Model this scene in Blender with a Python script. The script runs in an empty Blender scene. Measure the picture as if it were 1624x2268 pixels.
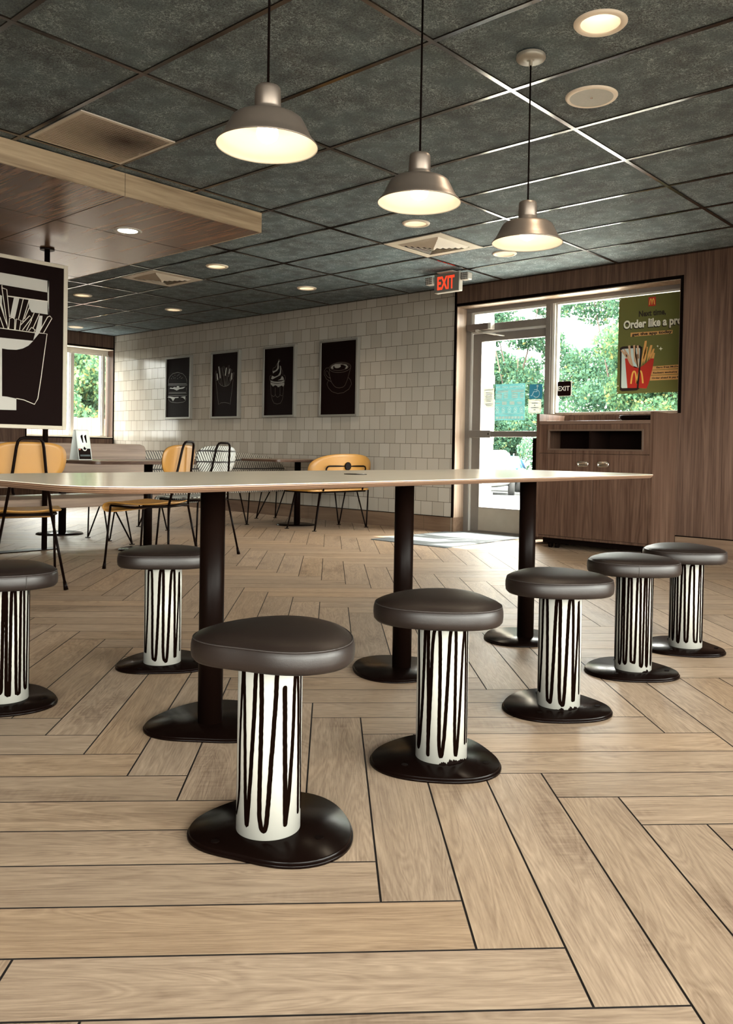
import bpy, bmesh, math, random
from math import sin, cos, pi, radians
from mathutils import Vector, Matrix
C = bpy.context
scene = C.scene
col = scene.collection

# ------------------------------------------------------------------ camera
cd = bpy.data.cameras.new('camera'); cam = bpy.data.objects.new('camera', cd); col.objects.link(cam)
RW = ((0.7495142, 0.6617609, 0.0173477), (0.0243508, -0.0013732, -0.9997025), (-0.6615403, 0.7497137, -0.0171436))
r0, r1, r2 = [Vector(r).normalized() for r in RW]
M3 = Matrix((r0, -r1, -r2)).transposed().to_4x4()
M3.translation = Vector((0, 0, 0.85))
cam.matrix_world = M3
cd.sensor_fit = 'AUTO'; cd.sensor_width = 36.0
cd.lens = 1846.158 / 2268 * 36.0
cd.shift_x = -35.32 / 2268; cd.shift_y = -104.84 / 2268
cd.clip_start = 0.05; cd.clip_end = 300
scene.camera = cam

# ------------------------------------------------------------------ light and exposure
SKY = 20.5
SUN = 15.0
DOWN_W = 13.0
PEND_W = 0.7
EXPOSURE = 0.88
scene.view_settings.view_transform = 'Standard'
scene.view_settings.look = 'None'
scene.view_settings.exposure = EXPOSURE
scene.view_settings.gamma = 1.0
scene.view_settings.use_curve_mapping = False
w = bpy.data.worlds.new('sky'); scene.world = w; w.use_nodes = True
bg = w.node_tree.nodes['Background']
bg.inputs[0].default_value = (1.0, 0.975, 0.91, 1); bg.inputs[1].default_value = SKY
sd = bpy.data.lights.new('sun', 'SUN'); sd.energy = SUN; sd.angle = radians(0.6); sd.color = (1, 0.95, 0.86)
so = bpy.data.objects.new('sun', sd); col.objects.link(so)
so.rotation_euler = Vector((-0.20, -0.50, -0.84)).to_track_quat('-Z', 'Y').to_euler()
so.location = (0, 20, 20)
try:
    scene.cycles.max_bounces = 8; scene.cycles.diffuse_bounces = 4; scene.cycles.glossy_bounces = 4
    scene.cycles.transparent_max_bounces = 12; scene.cycles.sample_clamp_indirect = 6.0
    scene.cycles.use_denoising = True
    scene.cycles.caustics_reflective = False; scene.cycles.caustics_refractive = False
except Exception:
    pass

H = 2.572            # ceiling
WY = 7.06            # wall with tiles and door
WX = -11.91          # far left wall
XR, YF = 3.2, -4.6   # walls behind the photographer
GL = 7.29            # plane of the door glass
S2 = math.sqrt(0.5)

def portal(loc, rot, sx, sy):
    ld = bpy.data.lights.new('window_portal', 'AREA'); ld.shape = 'RECTANGLE'; ld.size = sx; ld.size_y = sy
    ld.cycles.is_portal = True
    o = bpy.data.objects.new('window_portal', ld); col.objects.link(o); o.location = loc; o.rotation_euler = rot
portal((-4.0, GL + 0.06, 1.25), (radians(-90), 0, 0), 2.4, 2.4)
portal((WX - 0.25, 6.35, 1.67), (0, radians(-90), 0), 1.45, 1.45)
portal((XR + 0.02, 1.1, 1.45), (0, radians(90), 0), 1.9, 10.6)
portal((1.3, YF - 0.02, 1.45), (radians(90), 0, 0), 2.8, 1.9)

# ------------------------------------------------------------------ helpers
def lin(c):
    return tuple(((x / 255) / 12.92 if x / 255 <= 0.04045 else ((x / 255 + 0.055) / 1.055) ** 2.4) for x in c)

def mat(name, c, rough=0.5, metal=0.0, spec=0.5, emit=None, es=0.0, coat=0.0, noise=0.0, nscale=6.0):
    m = bpy.data.materials.new(name); m.use_nodes = True
    nt = m.node_tree; b = nt.nodes['Principled BSDF']
    b.inputs['Base Color'].default_value = (*c, 1); b.inputs['Roughness'].default_value = rough
    b.inputs['Metallic'].default_value = metal; b.inputs['Specular IOR Level'].default_value = spec
    b.inputs['Coat Weight'].default_value = coat; b.inputs['Coat Roughness'].default_value = 0.08
    if emit:
        b.inputs['Emission Color'].default_value = (*emit, 1); b.inputs['Emission Strength'].default_value = es
    if noise > 0:
        tc = nt.nodes.new('ShaderNodeTexCoord'); n = nt.nodes.new('ShaderNodeTexNoise'); n.inputs['Scale'].default_value = nscale
        n.inputs['Detail'].default_value = 6
        nt.links.new(tc.outputs['Object'], n.inputs['Vector'])
        mx = nt.nodes.new('ShaderNodeMix'); mx.data_type = 'RGBA'
        mx.inputs[6].default_value = (*[v * (1 - noise) for v in c], 1); mx.inputs[7].default_value = (*[min(1, v * (1 + noise)) for v in c], 1)
        nt.links.new(n.outputs['Fac'], mx.inputs[0]); nt.links.new(mx.outputs[2], b.inputs['Base Color'])
    return m

class NT:
    """small node-graph helper"""
    def __init__(s, name):
        s.m = bpy.data.materials.new(name); s.m.use_nodes = True; s.nt = s.m.node_tree
        s.b = s.nt.nodes['Principled BSDF']; s.out = s.nt.nodes['Material Output']
    def n(s, t, **kw):
        x = s.nt.nodes.new('ShaderNode' + t)
        for k, v in kw.items(): setattr(x, k, v)
        return x
    def l(s, a, b): s.nt.links.new(a, b)
    def math(s, op, a, b=None, c=None):
        x = s.n('Math', operation=op)
        for i, v in enumerate((a, b, c)):
            if v is None: continue
            if isinstance(v, (int, float)): x.inputs[i].default_value = v
            else: s.l(v, x.inputs[i])
        return x.outputs[0]
    def mix(s, f, a, b):
        x = s.n('Mix', data_type='RGBA')
        if isinstance(f, (int, float)): x.inputs[0].default_value = f
        else: s.l(f, x.inputs[0])
        for i, v in ((6, a), (7, b)):
            if isinstance(v, tuple): x.inputs[i].default_value = (*v[:3], 1)
            else: s.l(v, x.inputs[i])
        return x.outputs[2]
    def noise(s, vec, scale, detail=3, rough=0.5, dist=0.0):
        x = s.n('TexNoise'); x.inputs['Scale'].default_value = scale; x.inputs['Detail'].default_value = detail
        x.inputs['Roughness'].default_value = rough; x.inputs['Distortion'].default_value = dist
        s.l(vec, x.inputs['Vector']); return x.outputs['Fac']
    def ramp(s, f, lo, hi):
        x = s.n('MapRange'); s.l(f, x.inputs[0]); x.inputs[1].default_value = lo; x.inputs[2].default_value = hi; return x.outputs[0]
    def mapping(s, vec, scale, loc=(0, 0, 0), rot=(0, 0, 0)):
        x = s.n('Mapping'); s.l(vec, x.inputs['Vector']); x.inputs['Scale'].default_value = scale
        x.inputs['Location'].default_value = loc; x.inputs['Rotation'].default_value = rot; return x.outputs[0]
    def bump(s, h, strength, dist):
        x = s.n('Bump'); x.inputs['Strength'].default_value = strength; x.inputs['Distance'].default_value = dist
        s.l(h, x.inputs['Height']); s.l(x.outputs[0], s.b.inputs['Normal'])
    def base(s, c): s.l(c, s.b.inputs['Base Color'])

def wood(name, dark, light, grain, rough=0.45, coords='Object', cell=None, spec=0.4):
    """grain = scale vector of the noise (small along the grain)"""
    t = NT(name); tc = t.n('TexCoord'); v = tc.outputs[coords]
    m1 = t.mapping(v, grain)
    n1 = t.noise(m1, 1.0, 5, 0.62, 0.6)
    m2 = t.mapping(v, tuple(g * 4.5 for g in grain), (3, 7, 1))
    n2 = t.noise(m2, 1.0, 3, 0.6)
    m3 = t.mapping(v, tuple(g * 0.28 for g in grain), (11, 2, 5))
    n3 = t.noise(m3, 1.0, 2, 0.5, 1.5)
    rings = t.math('FRACT', t.math('MULTIPLY', n3, 9.0))
    rings = t.math('ABSOLUTE', t.math('SUBTRACT', rings, 0.5))
    f = t.math('ADD', t.math('MULTIPLY', n1, 0.75), t.math('MULTIPLY', n2, 0.35))
    f = t.math('ADD', f, t.math('MULTIPLY', rings, 0.28))
    f = t.ramp(f, 0.38, 0.92)
    c = t.mix(f, dark, light)
    t.base(c); t.b.inputs['Roughness'].default_value = rough; t.b.inputs['Specular IOR Level'].default_value = spec
    t.bump(f, 0.08, 0.002)
    return t.m

class MB:
    def __init__(s):
        s.bm = bmesh.new(); s.mi = 0; s.M = Matrix.Identity(4)
    def v(s, p): return s.bm.verts.new(s.M @ Vector(p))
    def face(s, vs, smooth=False):
        try: f = s.bm.faces.new(vs)
        except ValueError: return None
        f.material_index = s.mi; f.smooth = smooth; return f
    def quad(s, *ps): return s.face([s.v(p) for p in ps])
    def box(s, x0, y0, z0, x1, y1, z1, bevel=0.0, seg=2):
        ps = [(x0, y0, z0), (x1, y0, z0), (x1, y1, z0), (x0, y1, z0), (x0, y0, z1), (x1, y0, z1), (x1, y1, z1), (x0, y1, z1)]
        vs = [s.v(p) for p in ps]
        fs = [s.face([vs[i] for i in f]) for f in ((3, 2, 1, 0), (4, 5, 6, 7), (0, 1, 5, 4), (1, 2, 6, 5), (2, 3, 7, 6), (3, 0, 4, 7))]
        if bevel > 0:
            es = list({e for f in fs for e in f.edges})
            r = bmesh.ops.bevel(s.bm, geom=es, offset=bevel, segments=seg, profile=0.5, affect='EDGES')
            for f in r['faces']: f.material_index = s.mi; f.smooth = True
        return s
    def lathe(s, prof, n=32, c=(0, 0, 0), smooth=True, cap0=False, cap1=False, mids=None):
        rings = []
        for (r, z) in prof:
            rings.append([s.v((c[0] + r * cos(2 * pi * i / n), c[1] + r * sin(2 * pi * i / n), c[2] + z)) for i in range(n)])
        base = s.mi
        for k in range(len(rings) - 1):
            if mids: s.mi = mids[k]
            a, b = rings[k], rings[k + 1]
            for i in range(n):
                s.face([a[i], a[(i + 1) % n], b[(i + 1) % n], b[i]], smooth)
        s.mi = base
        if cap0: s.face(list(reversed(rings[0])))
        if cap1: s.face(rings[-1])
        return s
    def cyl(s, x, y, z0, z1, r, n=24, r1=None):
        return s.lathe([(r, z0), (r if r1 is None else r1, z1)], n, (x, y, 0), True, True, True)
    def rings(s, rs, cap0=True, cap1=True, smooth=True):
        vr = [[s.v(p) for p in r] for r in rs]; n = len(rs[0])
        for k in range(len(vr) - 1):
            for i in range(n):
                s.face([vr[k][i], vr[k][(i + 1) % n], vr[k + 1][(i + 1) % n], vr[k + 1][i]], smooth)
        if cap0: s.face(list(reversed(vr[0])), smooth)
        if cap1: s.face(vr[-1], smooth)
        return s
    def tube(s, pts, r, n=8, r1=None):
        P = [Vector(p) for p in pts]; m = len(P)
        T = []
        for i in range(m):
            a = P[max(0, i - 1)]; b = P[min(m - 1, i + 1)]; T.append((b - a).normalized())
        up = Vector((0, 0, 1)) if abs(T[0].z) < 0.9 else Vector((1, 0, 0))
        N = (up - T[0] * up.dot(T[0])).normalized(); rs = []
        for i in range(m):
            N = (N - T[i] * N.dot(T[i])).normalized(); B = T[i].cross(N)
            rr = r if r1 is None else r + (r1 - r) * i / (m - 1)
            rs.append([P[i] + (N * cos(2 * pi * k / n) + B * sin(2 * pi * k / n)) * rr for k in range(n)])
        return s.rings(rs)
    def prism(s, poly, z0, z1, smooth=False):
        a = [s.v((x, y, z0)) for x, y in poly]; b = [s.v((x, y, z1)) for x, y in poly]; n = len(poly)
        s.face(list(reversed(a))); s.face(b)
        for i in range(n): s.face([a[i], a[(i + 1) % n], b[(i + 1) % n], b[i]], smooth)
        return s
    def solid(s, poly, f3, t):
        """flat outline poly (2D) placed by f3(u, v, depth), thickness t"""
        a = [s.v(f3(u, v, 0)) for u, v in poly]; b = [s.v(f3(u, v, t)) for u, v in poly]; n = len(poly)
        s.face(list(reversed(a))); s.face(b)
        for i in range(n): s.face([a[i], a[(i + 1) % n], b[(i + 1) % n], b[i]])
        return s
    def ribbon(s, pts, wd, f3, d=0.0):
        P = [Vector((p[0], p[1])) for p in pts]; m = len(P); L = []
        for i in range(m):
            t = (P[min(m - 1, i + 1)] - P[max(0, i - 1)])
            if t.length < 1e-9: t = Vector((1, 0))
            t.normalize(); nn = Vector((-t.y, t.x)) * wd / 2
            L.append((s.v(f3(P[i].x + nn.x, P[i].y + nn.y, d)), s.v(f3(P[i].x - nn.x, P[i].y - nn.y, d))))
        for i in range(m - 1): s.face([L[i][0], L[i][1], L[i + 1][1], L[i + 1][0]])
        return s
    def build(s, name, mats, parent=None, recalc=True, sub=0, smooth_all=False, bevel=0.0):
        if recalc: bmesh.ops.recalc_face_normals(s.bm, faces=s.bm.faces)
        me = bpy.data.meshes.new(name); s.bm.to_mesh(me); s.bm.free()
        for m in (mats if isinstance(mats, (list, tuple)) else [mats]): me.materials.append(m)
        if smooth_all:
            for p in me.polygons: p.use_smooth = True
        o = bpy.data.objects.new(name, me); col.objects.link(o)
        if parent: o.parent = parent
        if bevel > 0:
            b = o.modifiers.new('bevel', 'BEVEL'); b.width = bevel; b.segments = 2; b.limit_method = 'ANGLE'
        if sub:
            mod = o.modifiers.new('sub', 'SUBSURF'); mod.levels = sub; mod.render_levels = sub
        return o

def tag(o, label, cat, group=None, kind=None):
    o['label'] = label; o['category'] = cat
    if group: o['group'] = group
    if kind: o['kind'] = kind
    return o
def thing(name, label, cat, loc=(0, 0, 0), rz=0.0, group=None):
    o = bpy.data.objects.new(name, None); col.objects.link(o); o.empty_display_size = 0.1
    o.location = loc; o.rotation_euler = (0, 0, rz)
    return tag(o, label, cat, group)
def struct(o): o['kind'] = 'structure'; return o
def copy_tree(o, parent=None):
    c = o.copy(); col.objects.link(c)
    if parent: c.parent = parent
    for ch in list(o.children): copy_tree(ch, c)
    return c

CAPH = None
def text_obj(body, x0, wd, base, cap, f3, m, parent, name='lettering', bold=0.0, depth=0.0012, mirror=False):
    """lettering fitted to a box: left x0, width wd, baseline base, cap height cap, placed by f3(u, v, d)"""
    global CAPH
    def mk(t):
        cu = bpy.data.curves.new('t', 'FONT'); cu.body = t; cu.size = 1.0; cu.resolution_u = 3; cu.offset = bold
        o = bpy.data.objects.new('t', cu); col.objects.link(o)
        dg = C.evaluated_depsgraph_get(); me = bpy.data.meshes.new_from_object(o.evaluated_get(dg))
        bpy.data.objects.remove(o); bpy.data.curves.remove(cu); return me
    hm = mk('H'); ch = max(v.co.y for v in hm.vertices) - min(v.co.y for v in hm.vertices); b0 = min(v.co.y for v in hm.vertices)
    bpy.data.meshes.remove(hm)
    me = mk(body); xs = [v.co.x for v in me.vertices]; a, b = min(xs), max(xs)
    sx = wd / (b - a); sy = cap / ch
    for v in me.vertices:
        u = (v.co.x - a) * sx
        if mirror: u = wd - u
        v.co = Vector(f3(x0 + u, base + (v.co.y - b0) * sy, depth))
    me.materials.append(m); me.name = name
    o = bpy.data.objects.new(name, me); col.objects.link(o)
    if parent: o.parent = parent
    return o

# ------------------------------------------------------------------ materials
BLACK = mat('black_painted_metal', (0.0035, 0.0015, 0.001), 0.38, 0.0, 0.04)
BLACKG = mat('black_gloss_plate', (0.0032, 0.0014, 0.001), 0.24, 0.0, 0.09)
BLACKM = mat('black_matte', (0.003, 0.0013, 0.0009), 0.65, 0, 0.03)
LEATHER = None
WHITEINK = mat('white_print', (0.4, 0.38, 0.35), 0.5, noise=0.04)
GREYINK = mat('grey_print', (0.20, 0.185, 0.165), 0.5, noise=0.04)
THININK = mat('thin_line_print', (0.055, 0.04, 0.032), 0.5, noise=0.04)
FRAMEW = mat('off_white_frame', (0.50, 0.47, 0.41), 0.45, noise=0.05)
ALU = mat('brushed_aluminium', (0.17, 0.15, 0.13), 0.42, 0.2, noise=0.08, nscale=20)
ALUL = mat('light_painted_aluminium', (0.50, 0.475, 0.43), 0.45, 0.1, noise=0.05, nscale=15)
CREAM = mat('cream_enamel', (0.85, 0.75, 0.62), 0.5, noise=0.04)
YEL = mat('yellow_lacquered_ply', (0.285, 0.135, 0.025), 0.45, noise=0.06, nscale=3)
WHITEP = mat('white_plastic', (0.5, 0.5, 0.47), 0.45, noise=0.03)
STEEL = mat('polished_steel', (0.55, 0.5, 0.45), 0.22, 1.0, noise=0.05)
SHADEM = mat('satin_shade_metal', (0.21, 0.168, 0.138), 0.42, 0.7, noise=0.06, nscale=30)
SHADEIN = mat('white_shade_enamel', (0.70, 0.66, 0.57), 0.5, noise=0.02)
CANOPYM = mat('pale_canopy_metal', (0.34, 0.315, 0.265), 0.4, 0.3, noise=0.04)
BULB = mat('lit_bulb', (1, 0.9, 0.75), 0.5, emit=(1.0, 0.86, 0.66), es=3.6)
LENS = mat('lit_downlight_lens', (1, 0.9, 0.8), 0.5, emit=(1.0, 0.84, 0.64), es=6.5)
RED_EXIT = mat('lit_red_letters', (0.7, 0.03, 0.01), 0.5, emit=(1.0, 0.06, 0.02), es=0.62)
WOODP = wood('brown_wood_panel', (0.036, 0.0165, 0.0102), (0.150, 0.092, 0.065), (22, 22, 0.8), 0.5, spec=0.18)
WOODC = wood('brown_wood_cabinet', (0.032, 0.0138, 0.0084), (0.132, 0.078, 0.053), (20, 20, 0.8), 0.45, spec=0.18)
WOODB = wood('grey_brown_bench_wood', (0.08, 0.048, 0.033), (0.28, 0.195, 0.14), (9, 0.5, 14), 0.42)
WOODS = wood('pale_oak_fascia', (0.17, 0.108, 0.058), (0.60, 0.46, 0.30), (14, 0.55, 11), 0.5)
WOODU = wood('soffit_veneer', (0.075, 0.031, 0.017), (0.29, 0.155, 0.092), (0.7, 15, 15), 0.27, spec=0.9)
WOODJ = wood('jamb_wood', (0.17, 0.11, 0.075), (0.36, 0.27, 0.20), (14, 14, 0.55), 0.5)
WOODT = wood('walnut_edge', (0.04, 0.018, 0.011), (0.11, 0.058, 0.036), (6, 6, 40), 0.4)
BASETILE = wood('baseboard_tile', (0.085, 0.048, 0.03), (0.19, 0.125, 0.082), (0.8, 10, 10), 0.42)
TOPGREY = mat('grey_laminate', (0.82, 0.72, 0.58), 0.2, 0, 0.6, noise=0.05, nscale=14)

def glass_mat():
    t = NT('window_glass'); nt = t.nt; nt.nodes.remove(t.b)
    tr = t.n('BsdfTransparent'); tr.inputs[0].default_value = (0.95, 0.97, 0.96, 1)
    gl = t.n('BsdfGlossy'); gl.inputs['Roughness'].default_value = 0.02
    fr = t.n('LayerWeight'); fr.inputs['Blend'].default_value = 0.5
    fac = t.math('ADD', 0.02, t.math('MULTIPLY', 0.5, t.math('POWER', fr.outputs['Facing'], 4.0)))
    mx = t.n('MixShader'); t.l(fac, mx.inputs[0]); t.l(tr.outputs[0], mx.inputs[1]); t.l(gl.outputs[0], mx.inputs[2])
    t.l(mx.outputs[0], t.out.inputs[0]); return t.m
GLASS = glass_mat()

def floor_mat():
    t = NT('wood_look_plank_tile'); uv = t.n('UVMap'); uv.uv_map = 'UVMap'
    at = t.n('Attribute'); at.attribute_name = 'plank'
    v = uv.outputs[0]
    n1 = t.noise(t.mapping(v, (2.6, 34, 1)), 1.0, 8, 0.7, 0.8)
    n2 = t.noise(t.mapping(v, (16, 240, 1)), 1.0, 3, 0.65)
    n3 = t.noise(t.mapping(v, (0.9, 7.5, 1), (5, 3, 0)), 1.0, 2, 0.5, 2.2)
    rg = t.math('ABSOLUTE', t.math('SUBTRACT', t.math('FRACT', t.math('MULTIPLY', n3, 13.0)), 0.5))
    saw = t.noise(t.mapping(v, (95, 14, 1)), 1.0, 1, 0.4)
    patch = t.ramp(t.noise(t.mapping(v, (2, 6, 1), (9, 9, 0)), 1.0, 2), 0.56, 0.68)
    f = t.math('ADD', t.math('MULTIPLY', n1, 0.7), t.math('MULTIPLY', n2, 0.52))
    f = t.math('ADD', f, t.math('MULTIPLY', rg, 0.34))
    f = t.math('SUBTRACT', f, t.math('MULTIPLY', t.math('MULTIPLY', saw, patch), 0.30))
    f = t.ramp(f, 0.38, 0.98)
    c = t.mix(f, (0.18, 0.115, 0.073), (0.475, 0.342, 0.234))
    sep = t.n('SeparateColor'); t.l(at.outputs['Color'], sep.inputs[0])
    hv = t.n('HueSaturation'); t.l(c, hv.inputs['Color']); t.l(t.math('ADD', t.math('MULTIPLY', sep.outputs[0], 0.22), 0.89), hv.inputs['Value'])
    t.l(t.math('ADD', t.math('MULTIPLY', sep.outputs[1], 0.14), 0.93), hv.inputs['Saturation'])
    t.base(hv.outputs[0]); t.b.inputs['Specular IOR Level'].default_value = 0.3
    t.l(t.math('ADD', 0.38, t.math('MULTIPLY', n1, 0.22)), t.b.inputs['Roughness'])
    t.bump(f, 0.12, 0.0015)
    return t.m
FLOORM = floor_mat()
GROUT = mat('dark_grout', (0.012, 0.006, 0.004), 0.85, noise=0.2, nscale=40)

def ceil_mat():
    t = NT('dark_fibre_ceiling_tile'); tc = t.n('TexCoord'); v = tc.outputs['Object']
    ls = None
    for i, (sc, wdt) in enumerate(((30, 0.016), (46, 0.02), (19, 0.010))):
        n = t.noise(t.mapping(v, (1, 1, 1), (i * 7.3, i * 3.1, 0)), sc, 2, 0.5, 1.2)
        d = t.math('ABSOLUTE', t.math('SUBTRACT', n, 0.5))
        k = t.ramp(d, wdt, 0.0)
        ls = k if ls is None else t.math('MAXIMUM', ls, k)
    big = t.noise(v, 3.0, 4, 0.6)
    fine = t.noise(v, 120, 2, 0.6)
    a = t.mix(t.ramp(big, 0.3, 0.75), (0.044, 0.041, 0.045), (0.100, 0.142, 0.162))
    a = t.mix(t.ramp(fine, 0.35, 0.8), a, (0.155, 0.20, 0.215))
    gate = t.ramp(t.noise(v, 9, 2), 0.35, 0.62)
    c = t.mix(t.math('MULTIPLY', t.math('MULTIPLY', ls, 0.75), gate), a, (0.52, 0.62, 0.64))
    t.base(c); t.b.inputs['Roughness'].default_value = 0.85; t.b.inputs['Specular IOR Level'].default_value = 0.2
    t.bump(t.math('ADD', ls, fine), 0.35, 0.002)
    return t.m
CEILM = ceil_mat()
GRIDM = mat('dark_satin_grid_metal', (0.016, 0.009, 0.006), 0.15, 0.0, 1.0)

def tile_mat():
    t = NT('beige_glazed_wall_tile'); tc = t.n('TexCoord'); sep = t.n('SeparateXYZ'); t.l(tc.outputs['Object'], sep.inputs[0])
    cb = t.n('CombineXYZ'); t.l(t.math('ADD', sep.outputs[0], 20.0), cb.inputs[0]); t.l(t.math('SUBTRACT', sep.outputs[2], 0.157 - 0.1547 * 4), cb.inputs[1])
    br = t.n('TexBrick'); t.l(cb.outputs[0], br.inputs['Vector']); br.offset = 0.5; br.offset_frequency = 2; br.squash = 1.0
    br.inputs['Color1'].default_value = (0.305, 0.27, 0.228, 1); br.inputs['Color2'].default_value = (0.365, 0.328, 0.283, 1); br.inputs['Mortar'].default_value = (0.045, 0.028, 0.018, 1)
    br.inputs['Scale'].default_value = 1.0; br.inputs['Mortar Size'].default_value = 0.0021; br.inputs['Mortar Smooth'].default_value = 0.1
    br.inputs['Brick Width'].default_value = 0.155; br.inputs['Row Height'].default_value = 0.1547; br.inputs['Bias'].default_value = 0.0
    t.base(br.outputs['Color'])
    t.l(t.math('ADD', 0.13, t.math('MULTIPLY', br.outputs['Fac'], 0.6)), t.b.inputs['Roughness']); t.b.inputs['Specular IOR Level'].default_value = 0.09
    nz = t.noise(tc.outputs['Object'], 7, 2)
    t.bump(t.math('ADD', t.math('SUBTRACT', 1.0, br.outputs['Fac']), t.math('MULTIPLY', nz, 0.5)), 0.35, 0.003)
    return t.m
TILEM = tile_mat()

def leather_mat():
    t = NT('dark_brown_vinyl'); tc = t.n('TexCoord')
    vo = t.n('TexVoronoi'); vo.inputs['Scale'].default_value = 420; t.l(tc.outputs['Object'], vo.inputs['Vector'])
    nz = t.noise(tc.outputs['Object'], 9, 4)
    t.base(t.mix(nz, (0.0085, 0.0048, 0.0036), (0.014, 0.0086, 0.0066)))
    t.b.inputs['Roughness'].default_value = 0.43; t.b.inputs['Specular IOR Level'].default_value = 0.42
    t.bump(vo.outputs['Distance'], 0.10, 0.0008); return t.m
LEATHER = leather_mat()

def ply_mat():
    t = NT('plywood_edge'); tc = t.n('TexCoord'); sep = t.n('SeparateXYZ'); t.l(tc.outputs['Object'], sep.inputs[0])
    k = t.math('FRACT', t.math('DIVIDE', sep.outputs[2], 0.0047)); k = t.ramp(k, 0.35, 0.6)
    nz = t.noise(t.mapping(tc.outputs['Object'], (4, 4, 300)), 1, 4)
    a = t.mix(nz, (0.045, 0.019, 0.010), (0.095, 0.044, 0.025)); b = t.mix(nz, (0.12, 0.066, 0.037), (0.235, 0.148, 0.093))
    t.base(t.mix(k, a, b)); t.b.inputs['Roughness'].default_value = 0.5; return t.m
PLYM = ply_mat()

def pattern_mat(name, rowh, pitch, slope, white, black, uaxis=0):
    t = NT(name); tc = t.n('TexCoord'); sep = t.n('SeparateXYZ'); t.l(tc.outputs['Object'], sep.inputs[0])
    u = sep.outputs[uaxis]; v = t.math('ADD', sep.outputs[2], 4.0)
    wob = t.math('MULTIPLY', t.math('SUBTRACT', t.noise(tc.outputs['Object'], 6, 2), 0.5), 0.02)
    v2 = t.math('ADD', v, wob)
    row = t.math('FLOOR', t.math('DIVIDE', v2, rowh))
    par = t.math('SUBTRACT', t.math('MULTIPLY', t.math('MODULO', row, 2.0), 2.0), 1.0)
    uu = t.math('ADD', u, t.math('MULTIPLY', t.math('MULTIPLY', par, v), slope))
    st = t.math('FRACT', t.math('DIVIDE', t.math('ADD', uu, 50.0), pitch))
    wid = t.math('ADD', 0.36, t.math('MULTIPLY', t.math('SUBTRACT', t.noise(tc.outputs['Object'], 22, 2), 0.5), 0.4))
    k1 = t.math('LESS_THAN', st, wid)
    k2 = t.math('LESS_THAN', t.math('FRACT', t.math('DIVIDE', v2, rowh)), 0.15)
    t.base(t.mix(t.math('MAXIMUM', k1, k2), white, black)); t.b.inputs['Roughness'].default_value = 0.5
    return t.m
PATCH = pattern_mat('white_chair_with_black_feather_strokes', 0.086, 0.0215, 0.55, (0.40, 0.40, 0.36), (0.006, 0.003, 0.002))
PATBN = pattern_mat('banquette_feather_strokes', 0.10, 0.030, 0.45, (0.28, 0.245, 0.20), (0.006, 0.003, 0.002), 1)

# ================================================================== the setting
# floor: herringbone of 6 x 36 inch planks at 45 degrees to the walls
def build_floor():
    W = 0.1546; OX, OY = 0.4175, 1.2413; g = 0.0022
    rnd = random.Random(4)
    bm = bmesh.new(); uvl = bm.loops.layers.uv.new('UVMap'); cl = bm.loops.layers.color.new('plank')
    def add(x0, y0, x1, y1, horiz):
        X0, Y0, X1, Y1 = OX + x0 * W + g, OY + y0 * W + g, OX + x1 * W - g, OY + y1 * W - g
        cx, cy = (X0 + X1) / 2, (Y0 + Y1) / 2
        wx, wy = (cx - cy) * S2, (cx + cy) * S2
        if not (WX - 0.6 < wx < XR + 0.6 and YF - 0.6 < wy < GL + 0.5): return
        ps = [(X0, Y0), (X1, Y0), (X1, Y1), (X0, Y1)]
        f = bm.faces.new([bm.verts.new(((a - b) * S2, (a + b) * S2, 0)) for a, b in ps])
        ru, rv = rnd.random() * 40, rnd.random() * 40; c = (rnd.random(), rnd.random(), rnd.random(), 1); fl = rnd.random() < 0.5
        for lp, (a, b) in zip(f.loops, ps):
            u, v = (a - X0, b - Y0) if horiz else (b - Y0, a - X0)
            if fl: u = -u
            lp[uvl].uv = (u + ru, v + rv); lp[cl] = c
    for i in range(-70, 71):
        for j in range(-24, 25):
            ax, ay = i + 6 * j, -i + 6 * j
            add(ax, ay, ax + 1, ay + 6, False)
            add(ax - 6, ay, ax, ay + 1, True)
    for co, no in (((WX, 0, 0), (-1, 0, 0)), ((XR, 0, 0), (1, 0, 0)), ((0, YF, 0), (0, -1, 0)), ((0, WY + 0.24, 0), (0, 1, 0))):
        bmesh.ops.bisect_plane(bm, geom=bm.verts[:] + bm.edges[:] + bm.faces[:], plane_co=co, plane_no=no, clear_outer=True)
    b = 0.0015
    f = bm.faces.new([bm.verts.new(p) for p in ((WX, YF, -b), (XR, YF, -b), (XR, WY + 0.24, -b), (WX, WY + 0.24, -b))]); f.material_index = 1
    me = bpy.data.meshes.new('floor'); bm.to_mesh(me); bm.free()
    me.materials.append(FLOORM); me.materials.append(GROUT)
    o = bpy.data.objects.new('floor', me); col.objects.link(o); struct(o)
build_floor()

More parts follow.
